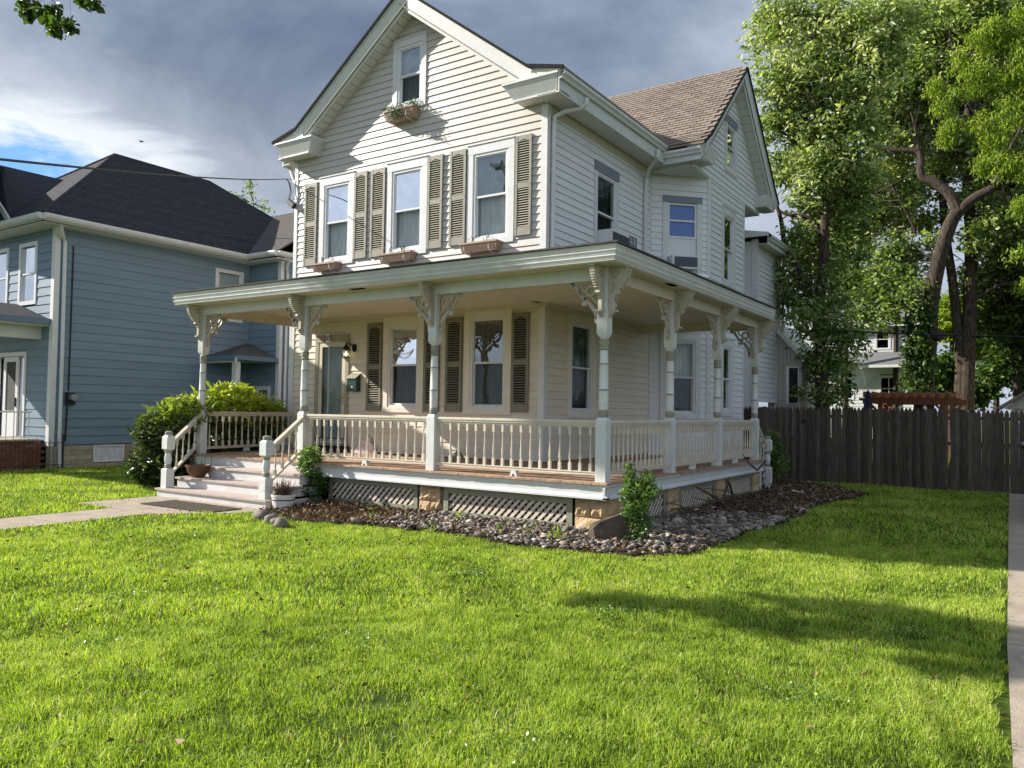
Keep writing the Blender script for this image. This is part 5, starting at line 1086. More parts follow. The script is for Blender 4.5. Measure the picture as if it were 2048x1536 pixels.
# roofs: hip over the main block, wing roof behind
e0, ez = -.13, 6.03; xr = -18.95; y1, y2 = 4.02, 7.34; rzb = 9.30; xe = BX+.45
V = [(xe, e0, ez), (xe, 5.6, ez), (xr, y1, rzb), (xr, y2, rzb), (2*xr-xe, e0, ez), (xe, y2+3.9, ez), (2*xr-xe, y2+3.9, ez)]
mb = MB(); up3 = lambda i, d=.05: (V[i][0], V[i][1], V[i][2]+d)
for f in ((0, 5, 3, 2), (0, 2, 4), (4, 2, 3, 6), (5, 6, 3)): mb.prism([V[i] for i in f], [up3(i) for i in f])
rfb = mb.build('roof', 'slate_roof', bh)
nC = 44
for i in range(nC):
    t0, t1 = i/nC, (i+1.05)/nC
    L_ = lambda t, u: Vector((xe+(xr-xe)*t, (e0+(y1-e0)*t)*(1-u)+(y2+3.9-3.9*t)*u, ez+(rzb-ez)*t+.055))
    q = [L_(t0, 0), L_(t0, 1), L_(min(t1, 1), 1), L_(min(t1, 1), 0)]; mb = MB(); mb.hexa([tuple(q[0]), tuple(q[1]), tuple(q[2]), tuple(q[3]), tuple(q[0]+Vector((.006, 0, .022))), tuple(q[1]+Vector((.006, 0, .022))), tuple(q[2]+Vector((0, 0, .004))), tuple(q[3]+Vector((0, 0, .004)))]); mb.build('shingle_course', 'slate_course', rfb)
mb = MB(); yw = 9.0; zw = 8.30; ye = 5.55; xwe = WBX+.35
mb.prism([(xwe, ye, ez), (xwe, yw, zw), (-19, yw, zw), (-19, ye, ez)][::-1], [(xwe, ye, ez+.05), (xwe, yw, zw+.05), (-19, yw, zw+.05), (-19, ye, ez+.05)][::-1]); mb.prism([(xwe, yw, zw), (xwe, 12.4, ez), (-19, 12.4, ez), (-19, yw, zw)], [(xwe, yw, zw+.05), (xwe, 12.4, ez+.05), (-19, 12.4, ez+.05), (-19, yw, zw+.05)]); mb.build('roof', 'roof_gray', bh)
mb = MB(); mb.prism([(WBX, BI, 5.9), (WBX, 12, 5.9), (WBX, yw, zw-.1)], [(WBX-.05, BI, 5.9), (WBX-.05, 12, 5.9), (WBX-.05, yw, zw-.1)]); mb.build('gable_wall', 'trim', bh)
for i, (a, b) in enumerate((((xe, e0), (xe, 5.55)), ((2*xr-xe, e0), (xe, e0)), ((xe, 5.55), (xwe, 5.55)), ((xwe, 5.55), (xwe, 7.0)))):
    A = Vector((*a, ez)); B = Vector((*b, ez)); d = (B-A).normalized(); n_ = Vector((d.y, -d.x, 0)) if i != 9 else 0
    mb = MB(); P = lambda t, o, z: tuple(t+n_*o+Vector((0, 0, z))); pr_ = [(0, .03), (.11, .03), (.12, .0), (.10, -.06), (.06, -.10), (0, -.11)]
    mb.prism([P(A, o, z) for o, z in pr_], [P(B, o, z) for o, z in pr_]); mb.build('gutter', 'trim', bh)
mb = MB(); mb.box(BX, xe, e0, 5.6, 5.87, 5.90); mb.box(-20.5, BX, e0, BY, 5.87, 5.90); mb.box(BX, WBX+.3, 5.6, BI, 5.87, 5.90); mb.box(xe-.02, xe, e0, 5.6, 5.86, 6.0); mb.box(-20.5, xe, e0-.0, e0+.02, 5.86, 6.0); mb.build('soffit', 'soffit', bh)
for L_ in ([(V[0]), (V[2])], [V[2], V[3]], [V[3], (xe, y2+3.9, ez)], [V[4], V[2]]):
    mb = MB(); mb.tube([Vector(L_[0])+Vector((0, 0, .05)), Vector(L_[1])+Vector((0, 0, .05))], .05, 6); mb.build('hip_cap', 'slate_roof', rfb)
# left part of the roof (neighbouring cross wing, ridge along y)
p0, p1 = at(-60, 318, 'x', -21.5), at(128, 362, 'x', -19.4)
mb = MB(); A = [at(-80, 300, 'y', -2.0), at(0, 330, 'y', 1.0), at(132, 361, 'y', 2.6), at(20, 452, 'y', .3), at(-80, 470, 'y', -.2)]; mb.prism(A, [p+Vector((-.2, .25, .0)) for p in A]); mb.build('roof', 'slate_roof', bh)
mb = MB(); a, b = at(-5, 405, 'y', .1), at(22, 448, 'y', .0); mb.bar(a, b, .05, .14); mb.build('rake_board', 'trim', bh)
p = at(3, 345, 'y', .9); mb = MB(); mb.tube([p+Vector((0, 0, -.3)), p+Vector((0, 0, .1))], .07, 8); mb.build('vent_pipe', 'black', bh)
spout([(xe-.03, .30, 5.93), (xe-.1, .33, 5.82), (BX+.12, .50, 5.66), (BX+.06, .58, 5.55), (BX+.06, .60, 3.0), (BX+.055, .61, .70), (BX+.08, .62, .16)], r=.045, parent=bh)
spout([(xwe-.02, 6.0, 5.9), (WBX+.12, 6.1, 5.7), (WBX+.06, 6.18, 5.5), (WBX+.06, 6.18, .3)], r=.042, parent=bh)
mb = MB(); mb.tube([(BX+.025, .80, 5.5), (BX+.025, .80, 1.95)], .017, 6); mb.tube([(BX+.025, .78, 1.6), (BX+.025, .76, .75)], .02, 6); mb.build('conduit', 'black', bh)
em = thing('electric_meter', (BX, .83, 1.72), 'round glass electric meter on the blue side wall by the downspout', 'meter'); mb = MB(); mb.box(BX+.02, BX+.10, .73, .93, 1.62, 1.92); mb.build('box', 'iron', em); mb = MB(); mb.prism([(BX+.10, .86+.09*math.cos(i*.4833), 1.80+.09*math.sin(i*.4833)) for i in range(13)], [(BX+.20, .86+.08*math.cos(i*.4833), 1.80+.08*math.sin(i*.4833)) for i in range(13)]); mb.build('dial', 'silver', em)
# small corner porch roof with post
mb = MB(); ap = (BX, BI, 3.55); c0, c1, c2 = (BX, 4.55, 3.06), (-13.55, 4.55, 3.06), (-13.55, BI, 3.06); 
mb.add([ap, c0, c1, c2, (BX, BI, 3.06)], [(0, 1, 2), (0, 2, 3), (1, 4, 3, 2)]); mb.build('porch_roof', 'roof_gray', bh)
mb = MB(); mb.box(BX, -13.48, 4.48, 4.56, 2.93, 3.05); mb.box(-13.56, -13.48, 4.56, BI, 2.93, 3.05); mb.build('gutter', 'blue_gutter', bh)
mb = MB(); mb.box(BX, -13.6, 4.6, 4.68, 2.86, 2.95); mb.box(BX, -13.6, 4.7, BI, 2.93, 2.95); mb.build('porch_beam', 'trim', bh)
mb = MB(); mb.box(-13.78, -13.62, 4.62, 4.78, .3, 2.9); mb.build('porch_post', 'trim', bh); spout([(-13.5, 4.52, 2.98), (-13.5, 4.52, 2.85), (-13.56, 4.6, 2.7), (-13.57, 4.6, .4)], r=.035, parent=bh)
mb = MB(); mb.box(BX, -13.5, 4.6, BI, .1, .7); mb.build('porch_base', 'mortar', bh)
# its front porch at the picture's edge
px_e = BX-.12
mb = MB(); P0 = Vector((px_e, .4, 3.70)); mb.add([(px_e, BY, 3.66), (px_e, -2.6, 3.66), (-16.6, BY, 4.12), (-16.6, -1.6, 4.12), (-20, -1.6, 4.12), (-20, BY, 4.12), (-20, -2.6, 3.66)], [(0, 2, 3, 1), (1, 3, 4, 6), (2, 5, 4, 3)]); mb.build('porch_roof', 'slate_roof', bh)
mb = MB(); mb.box(px_e-.02, px_e+.08, -2.6, BY, 3.53, 3.67); mb.build('gutter', 'blue_gutter', bh); mb = MB(); mb.box(px_e-.45, px_e-.0, -2.6, BY, 3.50, 3.53); mb.box(px_e-.55, px_e-.38, -2.4, BY-.02, 3.20, 3.50); mb.build('porch_beam', 'trim', bh)
mb = MB(); mb.box(-20, px_e-.1, -2.3, BY, .1, .76); mb.build('porch_base', 'under', bh)
for r_ in range(9):
    y = -2.3+(.1 if r_ % 2 else 0)
    while y < BY-.2:
        mb = MB(); mb.box(px_e-.1, px_e-.06+rnd.uniform(0, .006), y+.004, y+.2-.004, G+r_*.075+.003, G+(r_+1)*.075-.003); mb.build('brick', 'red_brick', bh); y += .2
mb = MB(); mb.box(-20, px_e-.04, -2.3, BY-.15, .76, .80); mb.build('porch_floor', 'concrete', bh)
wr_ = MB(); wr_.tube([(px_e-.12, -2.25, 1.44), (px_e-.12, BY-.3, 1.44)], .018, 6); wr_.tube([(px_e-.12, -2.25, .86), (px_e-.12, BY-.3, .86)], .012, 6); ro = wr_.build('railing', 'vinyl', bh)
for i in range(15): y = -2.25+i*.164; mb = MB(); mb.tube([(px_e-.12, y, .8), (px_e-.12, y, 1.44)], .011, 5); mb.build('bar', 'vinyl', ro)
fe = thing('iron_fence', (px_e+.35, -.5, G), 'low black iron garden fence in front of the blue house brick porch', 'fence'); n = 34
mb = MB(); mb.tube([(px_e+.34, -2.6, .72), (px_e+.34, .62, .72)], .008, 5); mb.tube([(px_e+.34, -2.6, .2), (px_e+.34, .62, .2)], .008, 5); mb.tube([(px_e+.34, .62, G), (px_e+.34, .62, .92)], .022, 6); mb.build('rail', 'iron', fe)
for i in range(n): y = -2.6+i*.094; mb = MB(); mb.tube([(px_e+.34, y, G), (px_e+.34, y, .76+.05*(i % 2))], .007, 4); mb.build('picket', 'iron', fe)
house = _h

# ------------------------------------------------------------------ picket fence
fc = thing('picket_fence', (1.5, 10.2, G), 'tall weathered dark grey picket fence with pointed tops across the back of the side yard', 'fence')
fy = lambda x: 10.95 if x < -1.05 else (10.45-.12*(x+1.05)/2 if x < 1 else 10.33)
x = -1.9; i = 0
while x < 5.6:
    w_ = .083+rnd.uniform(-.004, .004); gap = -.002 if rnd.random() < .93 else .006; h = 1.80+rnd.gauss(0, .004)-(.03 if x > 3.4 else 0); y = fy(x)+rnd.uniform(-.006, .006); z0 = G-.02; ti = rnd.gauss(0, .004)
    if 3.02 < x < 3.11: ti, h = .11, h-.03
    P = [(-w_/2, 0), (w_/2, 0), (w_/2, h-.09), (w_/4, h-.025), (0, h), (-w_/4, h-.025), (-w_/2, h-.09)]
    mb = MB(); mb.prism([(x+a+ti*b, y, z0+b) for a, b in P], [(x+a+ti*b, y+.018, z0+b) for a, b in P]); mb.build('picket', 'fence_wood', fc); x += w_+gap; i += 1
mb = MB()
for z in (.45, 1.05, 1.6): mb.box(-1.05, 1.0, 10.48, 10.53, z, z+.08); mb.box(1.0, 5.6, 10.37, 10.42, z, z+.08)
mb.build('rail', 'fence_wood', fc)
for xx in (-1.1, 1.05, 3.18, 5.5): mb = MB(); mb.box(xx, xx+.09, fy(xx)+.02, fy(xx)+.12, 0, 1.86); mb.build('post', 'fence_wood', fc)
mb = MB(); mb.box(.02, .10, 10.34, 10.37, 1.48, 1.56); mb.build('latch', 'iron', fc)

# ------------------------------------------------------------------ behind the fence
gh = thing('white_house_behind', (-2.5, 38, G), 'white clapboard house with grey roof seen between the trees behind the fence', 'house'); GY = 36.0; FG = Fr((0, GY), (1, 0), (0, -1)); _h = house; house = gh
xl, xr_ = -6.2, -.45
wu = (-2.38, -1.60, 5.17, 6.27); wl_ = (-4.17, -3.38, 2.52, 4.20); wd = (-2.20, -1.20, 1.2, 3.82)
siding(FG, .3, 4.35, const(xl), const(xr_), [ins(wl_, .03), ins(wd, .03)], 'bg_siding', gh, .17, .02); siding(FG, 4.35, 6.45, const(xl), const(xr_), [ins(wu, .03)], 'bg_siding', gh, .17, .02)
flush(); mb = MB(); mb.box(xl, xr_, GY+.05, GY+8, .1, 6.4); mb.build('wall_core', 'dark_inner', gh); mb = MB(); mb.box(xr_-.02, xr_+.0, GY+.0, GY+8, .1, 6.4); mb.build('wall', 'bg_siding', gh)
mb = MB(); mb.box(xr_-.12, xr_+.03, GY-.03, GY+.03, .2, 6.45); mb.build('corner_board', 'trim', gh)
mb = MB(); mb.prism([(xl-.3, GY-.35, 6.42), (xr_+.25, GY-.35, 6.42), (xr_+.25, GY+4, 9.3), (xl-.3, GY+4, 9.3)], [(xl-.3, GY-.35, 6.50), (xr_+.25, GY-.35, 6.50), (xr_+.25, GY+4, 9.4), (xl-.3, GY+4, 9.4)]); mb.prism([(xl-.3, GY+4, 9.3), (xr_+.25, GY+4, 9.3), (xr_+.25, GY+8.3, 6.42), (xl-.3, GY+8.3, 6.42)], [(xl-.3, GY+4, 9.4), (xr_+.25, GY+4, 9.4), (xr_+.25, GY+8.3, 6.5), (xl-.3, GY+8.3, 6.5)]); mb.build('roof', 'bg_roof', gh)
mb = MB(); mb.box(xl-.3, xr_+.25, GY-.40, GY-.34, 6.36, 6.50); mb.build('gutter', 'trim', gh)
mb = MB(); mb.prism([(xl, GY-.85, 4.55), (xr_-.1, GY-.85, 4.55), (xr_-.1, GY, 5.0), (xl, GY, 5.0)], [(xl, GY-.85, 4.62), (xr_-.1, GY-.85, 4.62), (xr_-.1, GY, 5.07), (xl, GY, 5.07)]); mb.build('pent_roof', 'bg_roof', gh); mb = MB(); mb.box(xl, -2.75, GY-.9, GY-.84, 4.48, 4.60); mb.build('gutter', 'trim', gh)
mb = MB(); mb.prism([(-2.9, GY-1.7, 4.22), (-.7, GY-1.7, 4.22), (-.7, GY-.8, 4.75), (-2.9, GY-.8, 4.75)], [(-2.9, GY-1.7, 4.30), (-.7, GY-1.7, 4.30), (-.7, GY-.8, 4.83), (-2.9, GY-.8, 4.83)]); mb.build('porch_roof', 'bg_roof', gh); mb = MB(); mb.box(-2.92, -.68, GY-1.74, GY-1.68, 4.14, 4.28); mb.build('gutter', 'trim', gh)
for xx in (-2.8, -.85): mb = MB(); mb.tube([(xx, GY-.05, 3.3), (xx, GY-.5, 3.75), (xx, GY-1.5, 4.15)], .05, 5); mb.build('bracket', 'trim', gh)
plainwin(FG, wu, gh, glz='glass', inner='screen'); plainwin(FG, wl_, gh, inner='screen'); w = plainwin(FG, wd, gh, False, .14, inner='screen_dark', name='door')
mb = MB(); fbox(mb, FG, -1.72, -1.68, -.03, .02, 2.4, 3.68); fbox(mb, FG, -2.06, -1.34, -.03, .02, 3.1, 3.14); mb.build('muntin', 'vinyl', w); house = _h
# pergola, strung with lamps
pg = thing('pergola', (1.3, 19.5, G), 'red brown timber pergola showing above the fence', 'pergola'); PY0, PY1 = 19.0, 21.4
for y in (PY0, PY1): mb = MB(); mb.box(-.10, 2.75, y, y+.05, 2.08, 2.26); mb.prism([(-.10, y, 2.26), (-.10, y, 2.16), (-.22, y, 2.2), (-.22, y, 2.26)], [(-.10, y+.05, 2.26), (-.10, y+.05, 2.16), (-.22, y+.05, 2.2), (-.22, y+.05, 2.26)]); mb.build('beam', 'pergola', pg)
for i in range(11): x = 0+i*.258; mb = MB(); mb.prism([(x, PY0-.55, 2.30), (x, PY0-.45, 2.26), (x, PY1+.5, 2.26), (x, PY1+.5, 2.46), (x, PY0-.55, 2.46)], [(x+.045, PY0-.55, 2.30), (x+.045, PY0-.45, 2.26), (x+.045, PY1+.5, 2.26), (x+.045, PY1+.5, 2.46), (x+.045, PY0-.55, 2.46)]); mb.build('rafter', 'pergola', pg)
for x in (.35, 2.25):
    for y in (PY0+.05, PY1-.1): mb = MB(); mb.box(x, x+.12, y, y+.12, G, 2.1); mb.bar((x+.06, y+.06, 1.75), (x+.4, y+.06, 2.12), .07); mb.bar((x+.06, y+.06, 1.75), (x-.28, y+.06, 2.12), .07); mb.build('post', 'pergola', pg)
for i, x in enumerate((1.0, 1.72)): l = thing('hanging_lamp', (x, 19.1, 1.95), ['left of the two pale lamps hanging under the pergola', 'right of the two pale lamps hanging under the pergola'][i], 'lamp', 'pergola lamps'); mb = MB(); mb.lathe((x, 19.1, 1.86), [(.02, 0), (.06, .05), (.055, .12), (.02, .17)], 8); mb.build('globe', 'plaque', l); mb = MB(); mb.tube([(x, 19.1, 2.02), (x, 19.1, 2.1)], .006, 4); mb.build('cord', 'black', l)
um = thing('patio_umbrella', (.05, 18.2, G), 'closed navy patio umbrella at the left end of the pergola', 'umbrella'); mb = MB(); p = at(1736, 800, 'y', 18.2); mb.lathe((p.x, 18.2, 0), [(.16, 1.3), (.19, 1.6), (.13, 2.0), (.10, 2.2), (.05, 2.46)], 10); mb.build('canopy', 'navy', um); mb = MB(); mb.tube([(p.x, 18.2, G), (p.x, 18.2, 2.55)], .025, 6); mb.build('pole', 'silver', um)
# garage roof corner at the right edge
gg = thing('garage', (7, 22, G), 'pale garage gable just showing over the fence at the right edge', 'garage'); a = at(2008, 817, 'y', 21); b = at(2110, 756, 'y', 21); mb = MB(); mb.prism([(a.x, 21, a.z), (b.x, 21, b.z), (b.x+2.6, 21, a.z)], [(a.x, 26, a.z), (b.x, 26, b.z), (b.x+2.6, 26, a.z)]); mb.box(a.x+.25, b.x+2.4, 21.1, 26, G, a.z); mb.build('wall', 'cream', gg)
mb = MB(); mb.bar(a+Vector((-.15, -.2, -.02)), b+Vector((0, -.2, .05)), .4, .12); mb.build('rake_board', 'roof_gray', gg)
# door mirror and front corner of a car parked on the drive
p = at(2050, 893, 'y', 6.5)
cr = thing('parked_car', (p.x+1.0, 6.5, G), 'silver car parked on the driveway by the fence, dark bottomed door mirror showing', 'car'); cxm = p.x+1.08; zc_ = p.z
def carsec(y, w, z0, z1, tw=None): tw = tw or w; return [(cxm-w, y, z0), (cxm+w, y, z0), (cxm+w, y, (z0+z1)/2), (cxm+tw, y, z1), (cxm-tw, y, z1), (cxm-w, y, (z0+z1)/2)]
mb = MB(); secs = [carsec(4.6, .70, .38, .75), carsec(4.75, .86, .3, .92), carsec(6.2, .90, .28, 1.05), carsec(8.6, .90, .28, 1.08), carsec(9.1, .84, .34, 1.0)]
for a, b in zip(secs, secs[1:]): mb.prism(a, b)
mb.build('body', 'car_paint', cr, True)
mb = MB(); secs = [carsec(6.1, .80, 1.04, 1.06), carsec(6.9, .74, 1.04, 1.55, .6), carsec(8.0, .74, 1.04, 1.56, .6), carsec(8.9, .74, 1.04, 1.08)]
for a, b in zip(secs, secs[1:]): mb.prism(a, b)
mb.build('cabin', 'black', cr, True)
for s in (-1, 1):
    for y in (5.5, 8.1):
        mb = MB(); X = cxm+s*.86; mb.prism([(X-.1, y+.32*math.cos(i*.3927), G+.34+.32*math.sin(i*.3927)) for i in range(16)], [(X+.1, y+.32*math.cos(i*.3927), G+.34+.32*math.sin(i*.3927)) for i in range(16)]); wv = mb.build('wheel', 'black', cr); mb = MB(); mb.prism([(X-.103, y+.2*math.cos(i*.3927), G+.34+.2*math.sin(i*.3927)) for i in range(16)], [(X+.103, y+.2*math.cos(i*.3927), G+.34+.2*math.sin(i*.3927)) for i in range(16)]); mb.build('rim', 'silver', wv)
    X = cxm+s*1.02; mb = MB()
    mb.lathe((X, 6.55, zc_), [(.05, .0), (.12, .02), (.125, .05), (.09, .075), (.03, .085)], 14); mr = mb.build('door_mirror', 'car_paint', cr, True); mb = MB(); mb.lathe((X, 6.55, zc_-.05), [(.04, 0), (.10, .01), (.122, .03), (.12, .055)], 14); mb.bar((X, 6.55, zc_-.02), (cxm+s*.88, 6.55, zc_-.03), .04); mb.build('mirror_base', 'black', mr, True)
    mb = MB(); mb.box(cxm+s*.6-.15, cxm+s*.6+.15, 4.60, 4.68, .62, .78); mb.build('headlight', 'glass_bright', cr)

# ------------------------------------------------------------------ wires
def wire(a, b, sag, r, label, n=24, name='service_wire'):
    a, b = Vector(a), Vector(b); pts = [a.lerp(b, i/n)-Vector((0, 0, sag*4*(i/n)*(1-i/n))) for i in range(n+1)]; mb = MB(); mb.tube(pts, r, 5); return mb.build(name, 'black', None, label=label, cat='wire', group='overhead wires')
hk = Vector((hx(-10.12), H-.06, hz_(7.10)))
P1 = at(572, 358, 'y', H-.1); 
wire(at(-60, 312, 'y', -7.0), P1, .06, .010, 'thick black service wire crossing the sky above the blue roof to the white house'); wire(P1, hk, .0, .006, 'short thin guy wire from the thick cable to the house corner')
wh = thing('service_drop', hk, 'dark cable clamp hanging off the left corner of the white house', 'cable box'); q = MB(); q.tube([P1, at(577, 362, 'y', H-.1), at(581, 380, 'y', H-.1), at(577, 400, 'y', H-.1)], .011, 5); q.tube([P1, at(580, 366, 'y', H-.12), at(583, 385, 'y', H-.12), at(578, 400, 'y', H-.12)], .009, 5); q.build('cable', 'black', wh)
a, b = at(576, 402, 'y', H-.1), at(588, 413, 'y', H-.1); q = MB(); q.bar(a, b, .09, .11); q.build('clamp_box', 'iron', wh); q = MB(); q.tube([b, at(590, 400, 'y', H-.05), at(586, 385, 'y', H-.05), at(591, 366, 'y', H-.03)], .007, 5); q.build('loop', 'vinyl', wh)
wire(at(-60, 437, 'y', 2.0), at(588, 478, 'y', 4.5), .05, .008, 'thin dark wire running along in front of the blue house eave')
wire(at(1660, 660, 'y', 12.5), at(2110, 674, 'y', 12.5), .04, .020, 'black cable strung between the trees above the fence')
bd = thing('bird', at(283, 283, 'y', 18), 'tiny dark bird in flight against the grey cloud', 'bird'); c = at(283, 283, 'y', 18); q = MB(); q.tube([c-rt*.13, c-rt*.05, c+rt*.06, c+rt*.12], [.012, .05, .045, .01], 6); q.build('body', 'black', bd, True); q = MB(); q.add([c-rt*.03, c+rt*.05, c+rt*.20+Vector((0, .1, .12)), c+rt*.12+Vector((0, .1, .10)), c+rt*.0+Vector((0, -.3, .05)), c-rt*.05], [(0, 1, 2, 3), (0, 1, 4), (5, 0, 4)]); q.build('wing', 'black', bd)

# ------------------------------------------------------------------ trees
def limb(mb, pts, r0_, r1_, n=10):
    pts = [Vector(p) for p in pts]; out_ = []
    for i in range(len(pts)-1):
        p, q = pts[i], pts[i+1]; a = pts[i-1] if i else p*2-q; b = pts[i+2] if i+2 < len(pts) else q*2-p
        for t in (0, .25, .5, .75):
            out_.append(.5*((2*p)+(q-a)*t+(2*a-5*p+4*q-b)*t*t+(3*p-a-3*q+b)*t**3))
    out_.append(pts[-1]); m_ = len(out_)-1; mb.tube(out_, [r0_+(r1_-r0_)*(i/m_)**.8 for i in range(m_+1)], n); return out_
def twigs(mb, src, cl, n, r=.03, rg=rnd):
    src = [Vector(s) for s in src]
    for i in range(n):
        c = Vector(cl[rg.randrange(len(cl))]); s = min(rg.sample(src, min(len(src), 12)), key=lambda q: (q-c).length); m_ = s.lerp(c, .5)+Vector((rg.gauss(0, .12), rg.gauss(0, .12), rg.gauss(.1, .12))); mb.tube([s, m_, c], [r, r*.6, r*.2], 4, False)
def pix(lst, Y): return [tuple(at(a, b, 'y', Y+(c[0] if c else 0))) for a, b, *c in lst]
def blobs(lst, Y, dens=9.0, shell=.25):
    """photo-surveyed crown lobes: (px, py, radius px, depth offset)"""
    out_ = []
    for px, py, rp, dy in lst:
        c = at(px, py, 'y', Y+dy); d = (c-CAM).dot(fw); r = rp*d/FPX; out_.append(ellips(tuple(c), (r, r*.8, r*.85), max(6, int(dens*r*r)), shell))
    return np.concatenate(out_)
# tree 1: behind the house, blossom-pale crown, sunlit highlights in the leaf colour
t1 = thing('tree', tuple(at(1648, 830, 'y', 14)), 'leafy tree with pale leaves rising just behind the back roof of the white house', 'tree', 'trees behind the fence'); Y = 14
mb = MB(); s1 = limb(mb, [(at(1648, 900, 'y', Y).x, Y, G)]+pix([(1645, 800), (1640, 700), (1638, 600), (1648, 500), (1650, 420), (1655, 330), (1640, 200), (1625, 80)], Y), .21, .06)
s1 += limb(mb, pix([(1628, 600), (1600, 545), (1572, 500), (1562, 440), (1548, 400), (1520, 360)], Y), .12, .03); s1 += limb(mb, pix([(1642, 470), (1615, 435), (1570, 428), (1540, 405)], Y), .09, .025); s1 += limb(mb, pix([(1655, 330), (1690, 270), (1720, 230)], Y), .07, .02); s1 += limb(mb, pix([(1652, 370), (1600, 300), (1560, 230), (1540, 150)], Y), .07, .02); mb.build('trunk', 'bark', t1, True)
B1 = [(1560, 60, 75, 0), (1640, 40, 80, .5), (1720, 60, 80, 0), (1550, 160, 62, -.5), (1620, 150, 80, 0), (1700, 160, 85, 0), (1545, 250, 42, 0), (1600, 250, 70, .3), (1680, 260, 85, 0), (1570, 330, 45, 0), (1625, 340, 60, -.4), (1700, 350, 70, .5), (1590, 400, 28, 0), (1650, 420, 45, .3), (1600, 470, 25, -.3), (1570, 590, 35, 0), (1600, 560, 40, .3), (1600, 612, 30, .5), (1640, 640, 55, -.4), (1690, 660, 38, -.5), (1645, 710, 42, 0), (1660, 730, 45, .5), (1640, 780, 45, .2), (1700, 690, 22, -.5), (1545, 20, 40, 0), (1760, 120, 70, .5), (1780, 30, 70, .5), (1572, 530, 18, 0), (1650, 540, 30, 0), (1700, 430, 55, .8), (1680, 500, 50, .6), (1620, 500, 30, .5), (1655, 600, 45, .2), (1640, 300, 60, .5)]
cl = blobs(B1, Y, 60, .15); mb = MB(); twigs(mb, s1, cl, 150, .022); mb.build('branches', 'bark_dark', t1)
foliage('crown', cl, 30, (.17, .17, .12), .165, 'leaf_tree', t1, asp=.42, droop=.45, vmode=lambda C, v: (v*.85+np.clip((C[:, 2]-6)*.03, 0, .2)).clip(0, 1))
# tree 2: crooked forked trunk
t2 = thing('tree', tuple(at(1850, 830, 'y', 22)), 'big tree with a crooked forking trunk wound with ivy at the foot, behind the fence', 'tree', 'trees behind the fence'); Y = 22
mb = MB(); s2 = limb(mb, [(at(1850, 900, 'y', Y).x, Y, G)]+pix([(1848, 790), (1856, 690), (1862, 600), (1878, 520), (1900, 450), (1918, 420)], Y), .36, .21, 12)
a2 = limb(mb, pix([(1918, 425), (1900, 390), (1870, 365), (1842, 350), (1838, 305), (1790, 300), (1750, 290), (1700, 265), (1650, 225)], Y), .21, .04); a3 = limb(mb, pix([(1915, 425), (1950, 395), (1985, 375), (2000, 340), (1990, 290)], Y), .2, .1); a3 += limb(mb, pix([(1990, 300), (1960, 240), (1920, 180), (1900, 60)], Y), .08, .03); a3 += limb(mb, pix([(2000, 330), (2040, 260), (2070, 180)], Y), .07, .03)
a4 = limb(mb, pix([(1842, 350), (1830, 250), (1800, 150), (1790, 40)], Y), .07, .02); a5 = limb(mb, pix([(1830, 460), (1800, 400), (1775, 360)], Y), .04, .015); s2 += a2+a3+a4+a5
p = at(1878, 672, 'y', Y); mb.lathe((p.x-.02, Y-.15, p.z-.2), [(.06, 0), (.24, .12), (.27, .25), (.14, .4)], 8); mb.build('trunk', 'bark', t2, True)
B2 = [(1760, 200, 90, 1), (1830, 160, 95, .5), (1900, 110, 95, 1), (1980, 100, 90, 1.5), (1850, 50, 90, 1), (1940, 30, 90, .5), (1790, 290, 50, .8), (1860, 260, 60, 1.5), (1740, 400, 55, 2), (1700, 470, 55, 2.2), (1790, 430, 50, 2), (1740, 540, 60, 2), (1790, 560, 60, 1), (1750, 600, 50, .2), (1800, 500, 45, 1), (1830, 590, 40, -.4), (1700, 560, 45, 1.5), (1850, 440, 35, 2.5), (2030, 60, 80, 1), (2050, 160, 80, 2), (1930, 300, 45, 2.5), (1960, 470, 40, 2), (2010, 440, 50, 2), (1780, 640, 28, -.4), (1720, 630, 25, -.2), (1990, 20, 70, 1), (2040, 420, 50, 2.5), (1870, 480, 20, .8), (2050, 300, 50, 2), (1770, 350, 55, 2), (1830, 380, 40, 3), (1960, 400, 50, 3), (1900, 330, 45, 3), (1970, 290, 60, 3), (2030, 500, 60, 3), (1830, 520, 30, 3), (1700, 380, 60, 2.5), (1640, 470, 50, 3), (1960, 560, 45, 3.5), (1800, 250, 60, 2)]
cl = blobs(B2, Y, 40, .15); mb = MB(); twigs(mb, s2, cl, 170, .022); mb.build('branches', 'bark_dark', t2)
foliage('crown', cl, 30, (.21, .21, .15), .20, 'leaf_tree', t2, asp=.5, droop=.3, vmode=lambda C, v: (v*.8-.0+np.clip((C[:, 2]-7)*.03, -.2, .15)).clip(0, 1))
cli = []
for i in range(240): t = rnd.random(); z = .6+3.0*t; px_ = 1832+rnd.uniform(-32, 30)*(1-.3*t)+12*t; p = at(px_, 790-180*t, 'y', Y-.3); cli.append((p.x, Y-.5+rnd.uniform(-.1, .3), p.z))
foliage('ivy', np.array(cli), 14, (.09, .09, .09), .12, 'leaf_deep', t2, asp=.8, droop=.6)
